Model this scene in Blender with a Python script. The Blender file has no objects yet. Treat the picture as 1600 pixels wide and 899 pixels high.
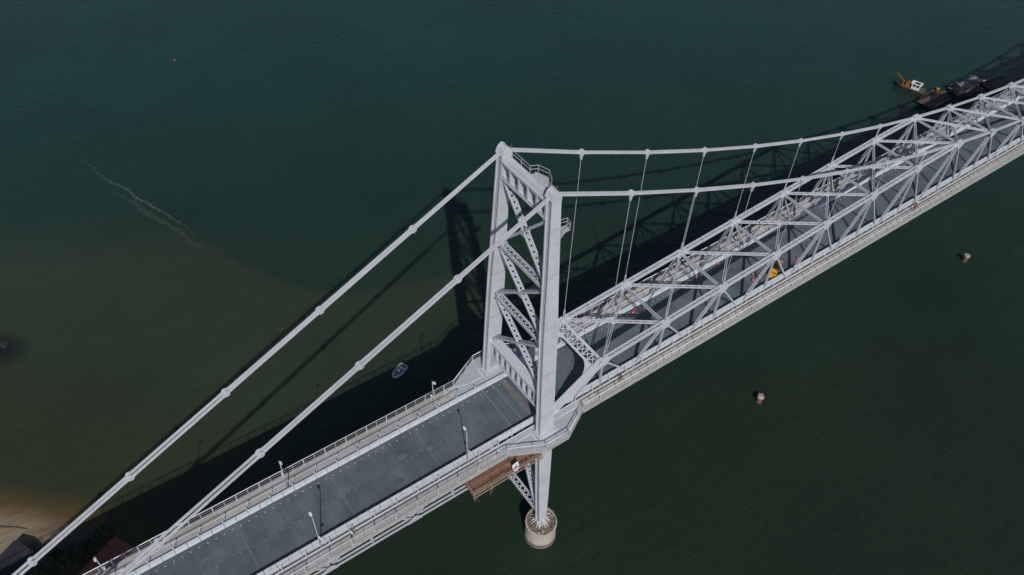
import bpy, bmesh, math, random
from mathutils import Vector, Matrix
V = Vector
random.seed(7)
scene = bpy.context.scene

# ------------------------------------------------------------------ camera
cam_d = bpy.data.cameras.new('camera')
cam_d.sensor_width = 36.0
cam_d.lens = 29.227
cam_d.clip_start = 0.5
cam_d.clip_end = 9000
cam = bpy.data.objects.new('camera', cam_d)
scene.collection.objects.link(cam)
cr_, cu_, cf_ = V((0.81856796, -0.57378272, 0.02683056)), V((0.39892786, 0.60148274, 0.6921525)), V((0.41328326, 0.5558704, -0.72125241))
cam.matrix_world = Matrix(((cr_.x, cu_.x, -cf_.x, -45.628), (cr_.y, cu_.y, -cf_.y, -59.145), (cr_.z, cu_.z, -cf_.z, 132.874), (0, 0, 0, 1)))
scene.camera = cam

# ------------------------------------------------------------------ sky, sun, exposure
SUN = V((-0.322, -0.672, 0.667)).normalized()
world = bpy.data.worlds.new('World')
scene.world = world
world.use_nodes = True
wn = world.node_tree.nodes
bg = wn.get('Background') or wn.new('ShaderNodeBackground')
sky = wn.new('ShaderNodeTexSky')
sky.sky_type = 'NISHITA'
sky.sun_disc = False
sky.sun_elevation = math.asin(SUN.z)
sky.sun_rotation = math.atan2(SUN.x, SUN.y)
sky.air_density = 1.0
sky.dust_density = 1.0
world.node_tree.links.new(sky.outputs[0], bg.inputs[0])
bg.inputs[1].default_value = 0.05
sun_d = bpy.data.lights.new('sun', 'SUN')
sun_d.energy = 3.0
sun_d.angle = math.radians(0.55)
sun_d.color = (1.0, 0.965, 0.92)
sun = bpy.data.objects.new('sun', sun_d)
scene.collection.objects.link(sun)
sun.rotation_euler = SUN.to_track_quat('Z', 'Y').to_euler()
scene.view_settings.view_transform = 'Standard'
scene.view_settings.look = 'None'
scene.view_settings.exposure = 0.0
scene.view_settings.gamma = 1.0
scene.view_settings.use_curve_mapping = False

# ------------------------------------------------------------------ materials
def nodes_of(name):
    m = bpy.data.materials.new(name)
    m.use_nodes = True
    nt = m.node_tree
    return m, nt, nt.nodes['Principled BSDF']

def mat(name, base, rough=0.6, var=0.15, scale=0.6, rnd=0.0, metal=0.0, dirt=None, dirt_amt=0.3, dirt_scale=0.35, bump=0.0, bump_scale=8.0, spec=0.5, streak=None):
    """Painted / mineral surface: world-space mottling, optional dirt patches, tint by object, fine relief."""
    m, nt, p = nodes_of(name)
    N, L = nt.nodes.new, nt.links.new
    geo = N('ShaderNodeNewGeometry')
    no = N('ShaderNodeTexNoise'); no.inputs['Scale'].default_value = scale; no.inputs['Detail'].default_value = 7; no.inputs['Roughness'].default_value = 0.65
    L(geo.outputs['Position'], no.inputs['Vector'])
    mr = N('ShaderNodeMapRange'); mr.inputs[1].default_value = 0.3; mr.inputs[2].default_value = 0.7
    mr.inputs[3].default_value = 1 - var; mr.inputs[4].default_value = 1 + var
    L(no.outputs[0], mr.inputs[0])
    hsv = N('ShaderNodeHueSaturation'); hsv.inputs['Color'].default_value = (*base, 1)
    val = mr.outputs[0]
    if rnd:
        oi = N('ShaderNodeObjectInfo')
        mr2 = N('ShaderNodeMapRange'); mr2.inputs[3].default_value = 1 - rnd; mr2.inputs[4].default_value = 1 + rnd
        L(oi.outputs['Random'], mr2.inputs[0])
        mul = N('ShaderNodeMath'); mul.operation = 'MULTIPLY'
        L(val, mul.inputs[0]); L(mr2.outputs[0], mul.inputs[1]); val = mul.outputs[0]
    L(val, hsv.inputs['Value'])
    col = hsv.outputs[0]
    if dirt:
        n2 = N('ShaderNodeTexNoise'); n2.inputs['Scale'].default_value = dirt_scale; n2.inputs['Detail'].default_value = 9; n2.inputs['Roughness'].default_value = 0.7
        L(geo.outputs['Position'], n2.inputs['Vector'])
        r2 = N('ShaderNodeMapRange'); r2.inputs[1].default_value = 0.52; r2.inputs[2].default_value = 0.72; r2.inputs[4].default_value = dirt_amt
        L(n2.outputs[0], r2.inputs[0])
        mx = N('ShaderNodeMix'); mx.data_type = 'RGBA'
        L(r2.outputs[0], mx.inputs[0]); L(col, mx.inputs[6]); mx.inputs[7].default_value = (*dirt, 1)
        col = mx.outputs[2]
    if streak:
        mp = N('ShaderNodeMapping'); mp.inputs['Scale'].default_value = (1.6, 1.6, 0.12); L(geo.outputs['Position'], mp.inputs['Vector'])
        n5 = N('ShaderNodeTexNoise'); n5.inputs['Scale'].default_value = 1.3; n5.inputs['Detail'].default_value = 8; n5.inputs['Roughness'].default_value = 0.7
        L(mp.outputs[0], n5.inputs['Vector'])
        r5 = N('ShaderNodeMapRange'); r5.inputs[1].default_value = 0.56; r5.inputs[2].default_value = 0.74; r5.inputs[4].default_value = 0.45
        L(n5.outputs[0], r5.inputs[0])
        mx5 = N('ShaderNodeMix'); mx5.data_type = 'RGBA'
        L(r5.outputs[0], mx5.inputs[0]); L(col, mx5.inputs[6]); mx5.inputs[7].default_value = (*streak, 1)
        col = mx5.outputs[2]
    L(col, p.inputs['Base Color'])
    p.inputs['Roughness'].default_value = rough
    p.inputs['Metallic'].default_value = metal
    p.inputs['Specular IOR Level'].default_value = spec
    if bump:
        n3 = N('ShaderNodeTexNoise'); n3.inputs['Scale'].default_value = bump_scale; n3.inputs['Detail'].default_value = 5
        L(geo.outputs['Position'], n3.inputs['Vector'])
        b = N('ShaderNodeBump'); b.inputs['Strength'].default_value = bump; b.inputs['Distance'].default_value = 0.1
        L(n3.outputs[0], b.inputs['Height']); L(b.outputs[0], p.inputs['Normal'])
    return m

STEEL = mat('steel_paint', (0.54, 0.558, 0.62), 0.5, 0.07, 0.5, dirt=(0.33, 0.32, 0.33), dirt_amt=0.3, dirt_scale=0.45, spec=0.35, streak=(0.27, 0.235, 0.215))
STEEL2 = mat('steel_paint_weathered', (0.47, 0.487, 0.545), 0.55, 0.10, 0.9, dirt=(0.28, 0.265, 0.26), dirt_amt=0.4, dirt_scale=0.9, spec=0.3)
RAILM = mat('galvanised_rail', (0.42, 0.435, 0.47), 0.45, 0.08, 2.0, spec=0.4)
KERB = mat('kerb_white', (0.58, 0.63, 0.69), 0.6, 0.08, 1.5, dirt=(0.35, 0.35, 0.34), dirt_amt=0.5, dirt_scale=1.2)
ROAD = mat('road_surface', (0.092, 0.121, 0.140), 0.75, 0.22, 0.35, rnd=0.12, dirt=(0.145, 0.165, 0.18), dirt_amt=0.55, dirt_scale=0.28, bump=0.3, bump_scale=14, spec=0.3)
JOINT = mat('joint_steel', (0.17, 0.175, 0.18), 0.55, 0.12, 2.0, spec=0.4)
JOINTB = mat('joint_rust', (0.155, 0.145, 0.14), 0.7, 0.2, 1.2)
SEAL = mat('joint_seal', (0.135, 0.155, 0.168), 0.7, 0.15, 2.0)
PATCH = mat('patch_dark', (0.078, 0.098, 0.115), 0.75, 0.2, 1.2)
PATCH2 = mat('patch_light', (0.112, 0.134, 0.152), 0.75, 0.2, 1.2)
DARK = mat('dark_steel', (0.05, 0.052, 0.058), 0.7, 0.2, 1.0)
HRAIL = mat('white_handrail', (0.68, 0.68, 0.71), 0.4, 0.05, 2.0)
FASC = mat('fascia_weathered', (0.40, 0.40, 0.405), 0.7, 0.12, 1.2, dirt=(0.24, 0.22, 0.20), dirt_amt=0.5, dirt_scale=0.8)
WALKM = mat('walkway_panel_sand', (0.43, 0.41, 0.385), 0.75, 0.10, 1.1, rnd=0.12, dirt=(0.40, 0.31, 0.21), dirt_amt=0.5, dirt_scale=0.4, bump=0.15, bump_scale=20)
WALK = mat('walkway_panel', (0.375, 0.36, 0.355), 0.75, 0.10, 1.1, rnd=0.10, dirt=(0.36, 0.29, 0.22), dirt_amt=0.5, dirt_scale=0.5, bump=0.15, bump_scale=20)
PLAT = mat('platform_plate', (0.42, 0.43, 0.475), 0.6, 0.06, 0.9, dirt=(0.36, 0.34, 0.33), dirt_amt=0.35)
PAINTW = mat('white_paint', (0.74, 0.74, 0.74), 0.6, 0.10, 3.0, dirt=(0.45, 0.43, 0.40), dirt_amt=0.5, dirt_scale=2.5)
ORANGE = mat('stud_orange', (0.55, 0.30, 0.14), 0.4, 0.05, 3.0)
STUDW = mat('stud_white', (0.62, 0.63, 0.62), 0.4, 0.05, 3.0)
CONC = mat('old_concrete', (0.50, 0.455, 0.40), 0.85, 0.25, 0.9, dirt=(0.22, 0.17, 0.13), dirt_amt=0.75, dirt_scale=0.9, bump=0.5, bump_scale=5)
PILES = mat('pile_stain', (0.15, 0.095, 0.065), 0.9, 0.35, 2.5, dirt=(0.05, 0.035, 0.028), dirt_amt=0.9, dirt_scale=1.8, bump=0.6, bump_scale=6)
PILEC = mat('pile_concrete', (0.44, 0.37, 0.32), 0.9, 0.25, 2.0, dirt=(0.16, 0.11, 0.08), dirt_amt=0.9, dirt_scale=1.6, bump=0.5, bump_scale=6)
CONC_D = mat('stained_concrete', (0.19, 0.15, 0.12), 0.9, 0.3, 1.2, dirt=(0.09, 0.07, 0.055), dirt_amt=0.9, dirt_scale=1.1, bump=0.6, bump_scale=5)
WOOD = mat('scaffold_plank', (0.21, 0.125, 0.085), 0.85, 0.22, 1.6, rnd=0.28, bump=0.2, bump_scale=12)
WOODL = mat('scaffold_pole', (0.33, 0.25, 0.19), 0.8, 0.2, 2.0)
BLACK = mat('black_rubber', (0.018, 0.018, 0.02), 0.8, 0.2, 4.0)
GLASS = mat('dark_glass', (0.02, 0.025, 0.03), 0.12, 0.05, 2.0)
WHITEP = mat('white_gelcoat', (0.72, 0.73, 0.74), 0.35, 0.06, 2.0)
GREYF = mat('grey_float', (0.40, 0.42, 0.45), 0.5, 0.08, 2.0)
YELLOW = mat('machine_yellow', (0.72, 0.36, 0.02), 0.4, 0.08, 2.0, dirt=(0.25, 0.14, 0.04), dirt_amt=0.4, dirt_scale=2.0)
TANKY = mat('tank_yellow', (0.36, 0.22, 0.03), 0.6, 0.1, 2.0)
RED = mat('cone_red', (0.55, 0.03, 0.035), 0.5, 0.06, 3.0)
RUST = mat('rusty_hull', (0.03, 0.024, 0.021), 0.8, 0.35, 0.8, dirt=(0.09, 0.045, 0.025), dirt_amt=0.6, dirt_scale=0.7)
RUSTO = mat('orange_machinery', (0.38, 0.13, 0.03), 0.6, 0.2, 1.5, dirt=(0.2, 0.07, 0.02), dirt_amt=0.6, dirt_scale=1.5)
DECKW = mat('deck_timber', (0.085, 0.068, 0.055), 0.85, 0.3, 1.2, rnd=0.15)
SHED = mat('shed_grey', (0.19, 0.195, 0.20), 0.7, 0.12, 1.5, rnd=0.15)
TILE = mat('clay_roof', (0.20, 0.07, 0.055), 0.85, 0.2, 1.0, rnd=0.12, dirt=(0.10, 0.06, 0.055), dirt_amt=0.6)
TIN = mat('dark_roof', (0.022, 0.024, 0.028), 0.8, 0.2, 1.2, rnd=0.1)
PLASTER = mat('house_plaster', (0.40, 0.37, 0.33), 0.85, 0.15, 1.0)
BARK = mat('bark', (0.09, 0.065, 0.045), 0.9, 0.3, 3.0)
LEAF = mat('leaf_green', (0.028, 0.04, 0.018), 0.6, 0.4, 0.8, rnd=0.2)
LEAF2 = mat('leaf_olive', (0.04, 0.046, 0.024), 0.6, 0.4, 0.8, rnd=0.2)
TARP = mat('blue_tarp', (0.13, 0.22, 0.27), 0.6, 0.15, 2.0)
ROCK = mat('sea_rock', (0.028, 0.028, 0.028), 0.7, 0.35, 0.8, bump=0.6, bump_scale=4)
BUOY = mat('buoy_orange', (0.32, 0.11, 0.04), 0.5, 0.1, 2.0)

WATER_Z = 1.8

def water_material():
    m, nt, p = nodes_of('sea_water')
    N, L = nt.nodes.new, nt.links.new
    geo = N('ShaderNodeNewGeometry')
    # meandering tide line between the clear channel water and the silty inshore water
    wn1 = N('ShaderNodeTexNoise'); wn1.inputs['Scale'].default_value = 0.035; wn1.inputs['Detail'].default_value = 5
    L(geo.outputs['Position'], wn1.inputs['Vector'])
    sub = N('ShaderNodeVectorMath'); sub.operation = 'SUBTRACT'; sub.inputs[1].default_value = (0.5, 0.5, 0.5); L(wn1.outputs['Color'], sub.inputs[0])
    sc = N('ShaderNodeVectorMath'); sc.operation = 'SCALE'; sc.inputs['Scale'].default_value = 12; L(sub.outputs[0], sc.inputs[0])
    ad = N('ShaderNodeVectorMath'); ad.operation = 'ADD'; L(geo.outputs['Position'], ad.inputs[0]); L(sc.outputs[0], ad.inputs[1])
    def dist_line(px, py, nx, ny, src):
        s = N('ShaderNodeVectorMath'); s.operation = 'SUBTRACT'; s.inputs[1].default_value = (px, py, 0); L(src, s.inputs[0])
        d = N('ShaderNodeVectorMath'); d.operation = 'DOT_PRODUCT'; d.inputs[1].default_value = (nx, ny, 0); L(s.outputs[0], d.inputs[0])
        return d.outputs['Value']
    def ramp(v, a, b):
        r = N('ShaderNodeMapRange'); r.interpolation_type = 'SMOOTHSTEP'; r.inputs[1].default_value = a; r.inputs[2].default_value = b
        L(v, r.inputs[0]); return r.outputs[0]
    def mix(f, a, b):
        x = N('ShaderNodeMix'); x.data_type = 'RGBA'; L(f, x.inputs[0])
        for i, c in ((6, a), (7, b)):
            if isinstance(c, tuple): x.inputs[i].default_value = (*c, 1)
            else: L(c, x.inputs[i])
        return x.outputs[2]
    sc2 = N('ShaderNodeVectorMath'); sc2.operation = 'SCALE'; sc2.inputs['Scale'].default_value = 4.0; L(sub.outputs[0], sc2.inputs[0])
    ad2 = N('ShaderNodeVectorMath'); ad2.operation = 'ADD'; L(geo.outputs['Position'], ad2.inputs[0]); L(sc2.outputs[0], ad2.inputs[1])
    d1 = None
    for ln in ((-22.0, 99.0, 0.936, 0.348), (-12.5, 74.0, 0.911, 0.409), (-5.5, 63.5, 0.66, 0.75), (4.0, 58.5, 0.3, 0.954)):
        q = dist_line(*ln, ad2.outputs[0])
        if d1 is None: d1 = q
        else:
            mn = N('ShaderNodeMath'); mn.operation = 'SMOOTH_MIN'; mn.inputs[2].default_value = 2.0; L(d1, mn.inputs[0]); L(q, mn.inputs[1]); d1 = mn.outputs[0]
    shore = dist_line(-68.3, 43.8, 0.79, 0.613, ad.outputs[0])
    sheen_dist = dist_line(60, -40, 0.35, 0.936, geo.outputs['Position'])
    deep = mix(ramp(sheen_dist, 0, 190), (0.0145, 0.0280, 0.0172), (0.0120, 0.0425, 0.0365))  # green-to-teal grade paints sky reflection and sun scatter into the water colour
    silt = mix(ramp(shore, 2, 40), (0.0325, 0.0395, 0.0195), (0.0305, 0.0455, 0.0285))
    silt = mix(ramp(shore, -1.5, 6.0), (0.090, 0.064, 0.030), silt)
    plume = mix(ramp(d1, -2.2, 1.0), silt, deep)
    soft = mix(ramp(d1, -34, 46), silt, deep)
    upper = dist_line(-56.7, 126.0, 0.386, 0.922, ad.outputs[0])
    mx = N('ShaderNodeMix'); mx.data_type = 'RGBA'; mx.inputs[0].default_value = 0.3
    L(plume, mx.inputs[6]); L(soft, mx.inputs[7])
    side = dist_line(-14, 20, -0.3, 0.954, ad.outputs[0])
    base = mix(ramp(side, -6, 30), deep, mx.outputs[2])
    base = mix(ramp(upper, -24, 6), base, deep)
    # dark weed-grown shoal
    ds = N('ShaderNodeVectorMath'); ds.operation = 'DISTANCE'; ds.inputs[1].default_value = (-66, 85.5, WATER_Z); L(ad.outputs[0], ds.inputs[0])
    base = mix(ramp(ds.outputs['Value'], 0.5, 6.5), (0.013, 0.017, 0.016), base)
    # broad mottling
    n4 = N('ShaderNodeTexNoise'); n4.inputs['Scale'].default_value = 0.022; n4.inputs['Detail'].default_value = 8; n4.inputs['Roughness'].default_value = 0.6
    L(geo.outputs['Position'], n4.inputs['Vector'])
    mr = N('ShaderNodeMapRange'); mr.inputs[1].default_value = 0.3; mr.inputs[2].default_value = 0.7; mr.inputs[3].default_value = 0.87; mr.inputs[4].default_value = 1.13
    L(n4.outputs[0], mr.inputs[0])
    mps = N('ShaderNodeMapping'); mps.inputs['Rotation'].default_value = (0, 0, math.radians(24)); mps.inputs['Scale'].default_value = (0.02, 0.16, 1)
    L(ad.outputs[0], mps.inputs['Vector'])
    ns = N('ShaderNodeTexNoise'); ns.inputs['Scale'].default_value = 1.0; ns.inputs['Detail'].default_value = 6; ns.inputs['Roughness'].default_value = 0.7
    L(mps.outputs[0], ns.inputs['Vector'])
    mr3 = N('ShaderNodeMapRange'); mr3.inputs[1].default_value = 0.3; mr3.inputs[2].default_value = 0.7; mr3.inputs[3].default_value = 0.94; mr3.inputs[4].default_value = 1.06
    L(ns.outputs[0], mr3.inputs[0])
    mm = N('ShaderNodeMath'); mm.operation = 'MULTIPLY'; L(mr.outputs[0], mm.inputs[0]); L(mr3.outputs[0], mm.inputs[1])
    hs = N('ShaderNodeHueSaturation'); L(base, hs.inputs['Color']); L(mm.outputs[0], hs.inputs['Value'])
    L(hs.outputs[0], p.inputs['Base Color'])
    p.inputs['Roughness'].default_value = 0.22
    p.inputs['IOR'].default_value = 1.33
    p.inputs['Specular IOR Level'].default_value = 0.5
    # wind ripples: two scales, stretched across the wind
    mp = N('ShaderNodeMapping'); mp.inputs['Rotation'].default_value = (0, 0, math.radians(24)); mp.inputs['Scale'].default_value = (0.45, 1.5, 1)
    L(geo.outputs['Position'], mp.inputs['Vector'])
    r1 = N('ShaderNodeTexNoise'); r1.inputs['Scale'].default_value = 0.55; r1.inputs['Detail'].default_value = 6; r1.inputs['Roughness'].default_value = 0.62; r1.inputs['Distortion'].default_value = 0.4
    L(mp.outputs[0], r1.inputs['Vector'])
    bp = N('ShaderNodeBump'); bp.inputs['Strength'].default_value = 0.8; bp.inputs['Distance'].default_value = 0.35
    L(r1.outputs[0], bp.inputs['Height']); L(bp.outputs[0], p.inputs['Normal'])
    return m
WATER = water_material()

def land_material():
    m, nt, p = nodes_of('shore_sand')
    N, L = nt.nodes.new, nt.links.new
    geo = N('ShaderNodeNewGeometry')
    sep = N('ShaderNodeSeparateXYZ'); L(geo.outputs['Position'], sep.inputs[0])
    n1 = N('ShaderNodeTexNoise'); n1.inputs['Scale'].default_value = 0.6; n1.inputs['Detail'].default_value = 10; n1.inputs['Roughness'].default_value = 0.75; n1.inputs['Distortion'].default_value = 0.5
    mp = N('ShaderNodeMapping'); mp.inputs['Rotation'].default_value = (0, 0, math.radians(52)); mp.inputs['Scale'].default_value = (0.35, 1.6, 1)
    L(geo.outputs['Position'], mp.inputs['Vector']); L(mp.outputs[0], n1.inputs['Vector'])
    dry = N('ShaderNodeMix'); dry.data_type = 'RGBA'
    r0 = N('ShaderNodeMapRange'); r0.inputs[1].default_value = 0.40; r0.inputs[2].default_value = 0.62; L(n1.outputs[0], r0.inputs[0]); L(r0.outputs[0], dry.inputs[0])
    dry.inputs[6].default_value = (0.19, 0.145, 0.09, 1); dry.inputs[7].default_value = (0.31, 0.25, 0.17, 1)
    wet = N('ShaderNodeMix'); wet.data_type = 'RGBA'
    r1 = N('ShaderNodeMapRange'); r1.interpolation_type = 'SMOOTHSTEP'; r1.inputs[1].default_value = WATER_Z - 0.1; r1.inputs[2].default_value = WATER_Z + 0.75
    L(sep.outputs['Z'], r1.inputs[0]); L(r1.outputs[0], wet.inputs[0])
    wet.inputs[6].default_value = (0.095, 0.06, 0.024, 1); L(dry.outputs[2], wet.inputs[7])
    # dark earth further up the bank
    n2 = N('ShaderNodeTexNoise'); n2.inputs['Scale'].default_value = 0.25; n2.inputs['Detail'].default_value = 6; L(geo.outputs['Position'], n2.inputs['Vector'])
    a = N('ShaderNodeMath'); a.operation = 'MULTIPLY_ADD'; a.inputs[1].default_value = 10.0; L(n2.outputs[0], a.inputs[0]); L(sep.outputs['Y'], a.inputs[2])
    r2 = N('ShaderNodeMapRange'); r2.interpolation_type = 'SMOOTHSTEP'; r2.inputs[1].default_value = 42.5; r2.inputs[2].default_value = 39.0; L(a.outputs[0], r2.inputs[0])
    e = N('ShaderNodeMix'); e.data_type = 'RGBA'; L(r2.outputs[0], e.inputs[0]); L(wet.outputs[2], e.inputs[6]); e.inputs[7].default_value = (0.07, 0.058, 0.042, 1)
    L(e.outputs[2], p.inputs['Base Color'])
    p.inputs['Roughness'].default_value = 0.85
    b = N('ShaderNodeBump'); b.inputs['Strength'].default_value = 0.4; b.inputs['Distance'].default_value = 0.2; L(n1.outputs[0], b.inputs['Height']); L(b.outputs[0], p.inputs['Normal'])
    return m
LAND = land_material()

def foam_material():
    m, nt, p = nodes_of('sea_foam')
    N, L = nt.nodes.new, nt.links.new
    geo = N('ShaderNodeNewGeometry')
    n = N('ShaderNodeTexNoise'); n.inputs['Scale'].default_value = 1.1; n.inputs['Detail'].default_value = 8; n.inputs['Roughness'].default_value = 0.75
    L(geo.outputs['Position'], n.inputs['Vector'])
    uv = N('ShaderNodeAttribute'); uv.attribute_name = 'fade'
    r = N('ShaderNodeMapRange'); r.inputs[1].default_value = 0.36; r.inputs[2].default_value = 0.72
    L(n.outputs[0], r.inputs[0])
    mu = N('ShaderNodeMath'); mu.operation = 'MULTIPLY'; L(r.outputs[0], mu.inputs[0]); L(uv.outputs['Fac'], mu.inputs[1])
    L(mu.outputs[0], p.inputs['Alpha'])
    p.inputs['Base Color'].default_value = (0.36, 0.36, 0.32, 1)
    p.inputs['Roughness'].default_value = 0.9
    return m
FOAM = foam_material()

# ------------------------------------------------------------------ helpers
COL = scene.collection

class MB:
    """Collects solids into one mesh."""
    def __init__(s):
        s.v, s.f, s.m = [], [], []
    def _add(s, vs, fs, mi=0):
        o = len(s.v)
        s.v += [tuple(x) for x in vs]
        s.f += [tuple(i + o for i in q) for q in fs]
        s.m += [mi] * len(fs)
    def frame8(s, c, mi=0):
        s._add(c, [(0, 3, 2, 1), (4, 5, 6, 7), (0, 1, 5, 4), (1, 2, 6, 5), (2, 3, 7, 6), (3, 0, 4, 7)], mi)
    def box(s, x0, x1, y0, y1, z0, z1, mi=0):
        s.frame8([(x0, y0, z0), (x1, y0, z0), (x1, y1, z0), (x0, y1, z0), (x0, y0, z1), (x1, y0, z1), (x1, y1, z1), (x0, y1, z1)], mi)
    def beam(s, A, B, w, h, side=None, mi=0, w2=None, h2=None):
        """prism A->B; w along `side`, h along the third axis"""
        A, B = V(A), V(B)
        a = (B - A).normalized()
        sd = V(side) if side is not None else V((0, 1, 0))
        sd = sd - a * sd.dot(a)
        if sd.length < 1e-5:
            sd = a.orthogonal()
        sd.normalize()
        up = a.cross(sd)
        w2, h2 = w2 or w, h2 or h
        r = [A + sd * (i * w / 2) + up * (j * h / 2) for i, j in ((-1, -1), (1, -1), (1, 1), (-1, 1))]
        q = [B + sd * (i * w2 / 2) + up * (j * h2 / 2) for i, j in ((-1, -1), (1, -1), (1, 1), (-1, 1))]
        s.frame8(r + q, mi)
    def cyl(s, A, B, r, n=8, r2=None, mi=0, cap=True):
        A, B = V(A), V(B)
        a = (B - A).normalized(); u = a.orthogonal().normalized(); w = a.cross(u)
        r2 = r if r2 is None else r2
        vs = [A + (u * math.cos(t) + w * math.sin(t)) * r for t in [2 * math.pi * i / n for i in range(n)]]
        vs += [B + (u * math.cos(t) + w * math.sin(t)) * r2 for t in [2 * math.pi * i / n for i in range(n)]]
        fs = [(i, (i + 1) % n, n + (i + 1) % n, n + i) for i in range(n)]
        if cap:
            fs += [tuple(range(n - 1, -1, -1)), tuple(range(n, 2 * n))]
        s._add(vs, fs, mi)
    def prism(s, pts, off, mi=0):
        """closed polygon of 3D points swept by vector off"""
        n = len(pts); off = V(off)
        vs = [V(p) for p in pts] + [V(p) + off for p in pts]
        fs = [tuple(range(n - 1, -1, -1)), tuple(range(n, 2 * n))] + [(i, (i + 1) % n, n + (i + 1) % n, n + i) for i in range(n)]
        s._add(vs, fs, mi)
    def laced(s, A, B, side, w, d, t=0.12, pitch=0.8, lw=0.1, double=False, lace=True, batten=0.5, ends=0.0, lface=None):
        """built-up member: two bars, lacing on both open faces, batten plates at the ends"""
        A, B = V(A), V(B)
        a = B - A; Ln = a.length; a.normalize()
        if ends:
            A = A + a * ends; B = B - a * ends; Ln -= 2 * ends
        sd = V(side); sd = (sd - a * sd.dot(a)).normalized(); up = a.cross(sd)
        for k in (-1, 1):
            o = sd * (k * (w - t) / 2)
            s.beam(A + o, B + o, t, d, sd)
        for f in (-1, 1):
            if lface is not None and (up * f).dot(V(lface)) < 0: continue
            o = up * (f * (d / 2 + 0.008))
            for P, Q in ((A, A + a * batten), (B - a * batten, B)):
                s.beam(P + o, Q + o, w * 0.98, 0.03, sd)
            if lace:
                n = max(2, int((Ln - 2 * batten) / pitch))
                st = (Ln - 2 * batten) / n
                hw = (w - t) / 2
                for i in range(n):
                    p0, p1 = batten + i * st, batten + (i + 1) * st
                    k = 1 if i % 2 else -1
                    s.beam(A + a * p0 + sd * (k * hw) + o, A + a * p1 - sd * (k * hw) + o, lw, 0.024, sd.cross(a) if False else sd)
                    if double:
                        o2 = up * (f * 0.026)
                        s.beam(A + a * p0 - sd * (k * hw) + o + o2, A + a * p1 + sd * (k * hw) + o + o2, lw, 0.024, sd)
    def build(s, name, mats, parent=None, smooth=False):
        me = bpy.data.meshes.new(name)
        me.from_pydata(s.v, [], s.f)
        for m in (mats if isinstance(mats, (list, tuple)) else [mats]):
            me.materials.append(m)
        if any(s.m):
            me.polygons.foreach_set('material_index', s.m)
        if smooth:
            me.polygons.foreach_set('use_smooth', [True] * len(me.polygons))
        me.update()
        o = bpy.data.objects.new(name, me)
        COL.objects.link(o)
        if parent is not None:
            o.parent = parent
        return o

def fix_normals(o):
    bm = bmesh.new(); bm.from_mesh(o.data); bmesh.ops.recalc_face_normals(bm, faces=bm.faces); bm.to_mesh(o.data); bm.free(); return o

def tag(o, label, cat, group=None):
    o['label'] = label; o['category'] = cat
    if group: o['group'] = group
    return o

def thing(name, label, cat, loc=(0, 0, 0), rz=0, group=None):
    o = bpy.data.objects.new(name, None)
    o.empty_display_size = 0.2
    COL.objects.link(o)
    o.location = loc; o.rotation_euler = (0, 0, rz)
    return tag(o, label, cat, group)

def part_empty(name, parent):
    o = bpy.data.objects.new(name, None); COL.objects.link(o); o.parent = parent; return o

def copy_obj(src, parent=None, loc=None):
    c = src.copy(); COL.objects.link(c); c.parent = parent
    if loc is not None: c.location = loc
    return c

def copy_tree(o, loc, rz=0, label=None):
    r = copy_obj(o); r.location = loc; r.rotation_euler = (0, 0, rz)
    if label: r['label'] = label
    for ch in list(o.children):
        c = copy_obj(ch, r)
        for g in list(ch.children):
            copy_obj(g, c)
    return r

def structure(o):
    o['kind'] = 'structure'; return o
def stuff(o):
    o['kind'] = 'stuff'; return o

# ------------------------------------------------------------------ dimensions
PN = 12.125            # panel length of the suspended span
NP = 20                # panels built
W = 4.83               # half distance between the chain planes
ZT = 74.2              # pins at the tower top
ROADZ = 30.9
WALKZ = 31.0
XL = -100.0            # approach end beyond the frame
XR = NP * PN
YO = 7.22              # outer edge of the walkways
def zc(n):
    t = (14 - n) / 14
    return 35.16 + (ZT - 35.16) * t * t
def zt(n):
    if n > 14: n = 28 - n
    return min(36.09 + 0.8124 * n, zc(n)) if n >= 7.5 else 36.09 + 0.8124 * n
def leg_y(z):
    return W + 0.0509 * (ZT - z)

# ================================================================== SETTING
mb = MB(); S = 4000
mb._add([(-S, -S, WATER_Z), (S, -S, WATER_Z), (S, S, WATER_Z), (-S, S, WATER_Z)], [(0, 1, 2, 3)])
water = structure(mb.build('water', WATER))

SHORE = [(-400, 480), (-130, 125), (-100, 83), (-73.4, 48.7), (-68.3, 43.8), (-64.4, 38.6), (-61.5, 34.1), (-58, 28.2), (-54, 20), (-50, 8), (-48, -10), (-52, -45), (-75, -110), (-140, -260)]
def shore_x(y):
    for (x0, y0), (x1, y1) in zip(SHORE, SHORE[1:]):
        if y1 <= y <= y0:
            return x0 + (x1 - x0) * (y0 - y) / (y0 - y1)
    return -400 if y > 0 else -140
def land_h(x, y):
    d = (shore_x(y) - x) * 0.72
    n = 0.22 * math.sin(x * 0.31 + y * 0.17) * math.sin(y * 0.23 - x * 0.11) + 0.12 * math.sin(x * 0.9 + 1.3) * math.sin(y * 0.8)
    if d < 0: return WATER_Z + max(-6, d * 0.14) + n * 0.25
    return WATER_Z + 3.0 * (1 - math.exp(-d / 22)) + n * min(1, 0.25 + d / 10)
mb = MB(); nx, ny = 150, 150
xs = [-150 + 115 * i / nx for i in range(nx + 1)]; ys = [-90 + 220 * j / ny for j in range(ny + 1)]
vs = [(x, y, land_h(x, y)) for y in ys for x in xs]
fs = [(j * (nx + 1) + i, j * (nx + 1) + i + 1, (j + 1) * (nx + 1) + i + 1, (j + 1) * (nx + 1) + i) for j in range(ny) for i in range(nx)]
mb._add(vs, fs)
beach = structure(mb.build('beach', LAND, smooth=True))

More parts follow.
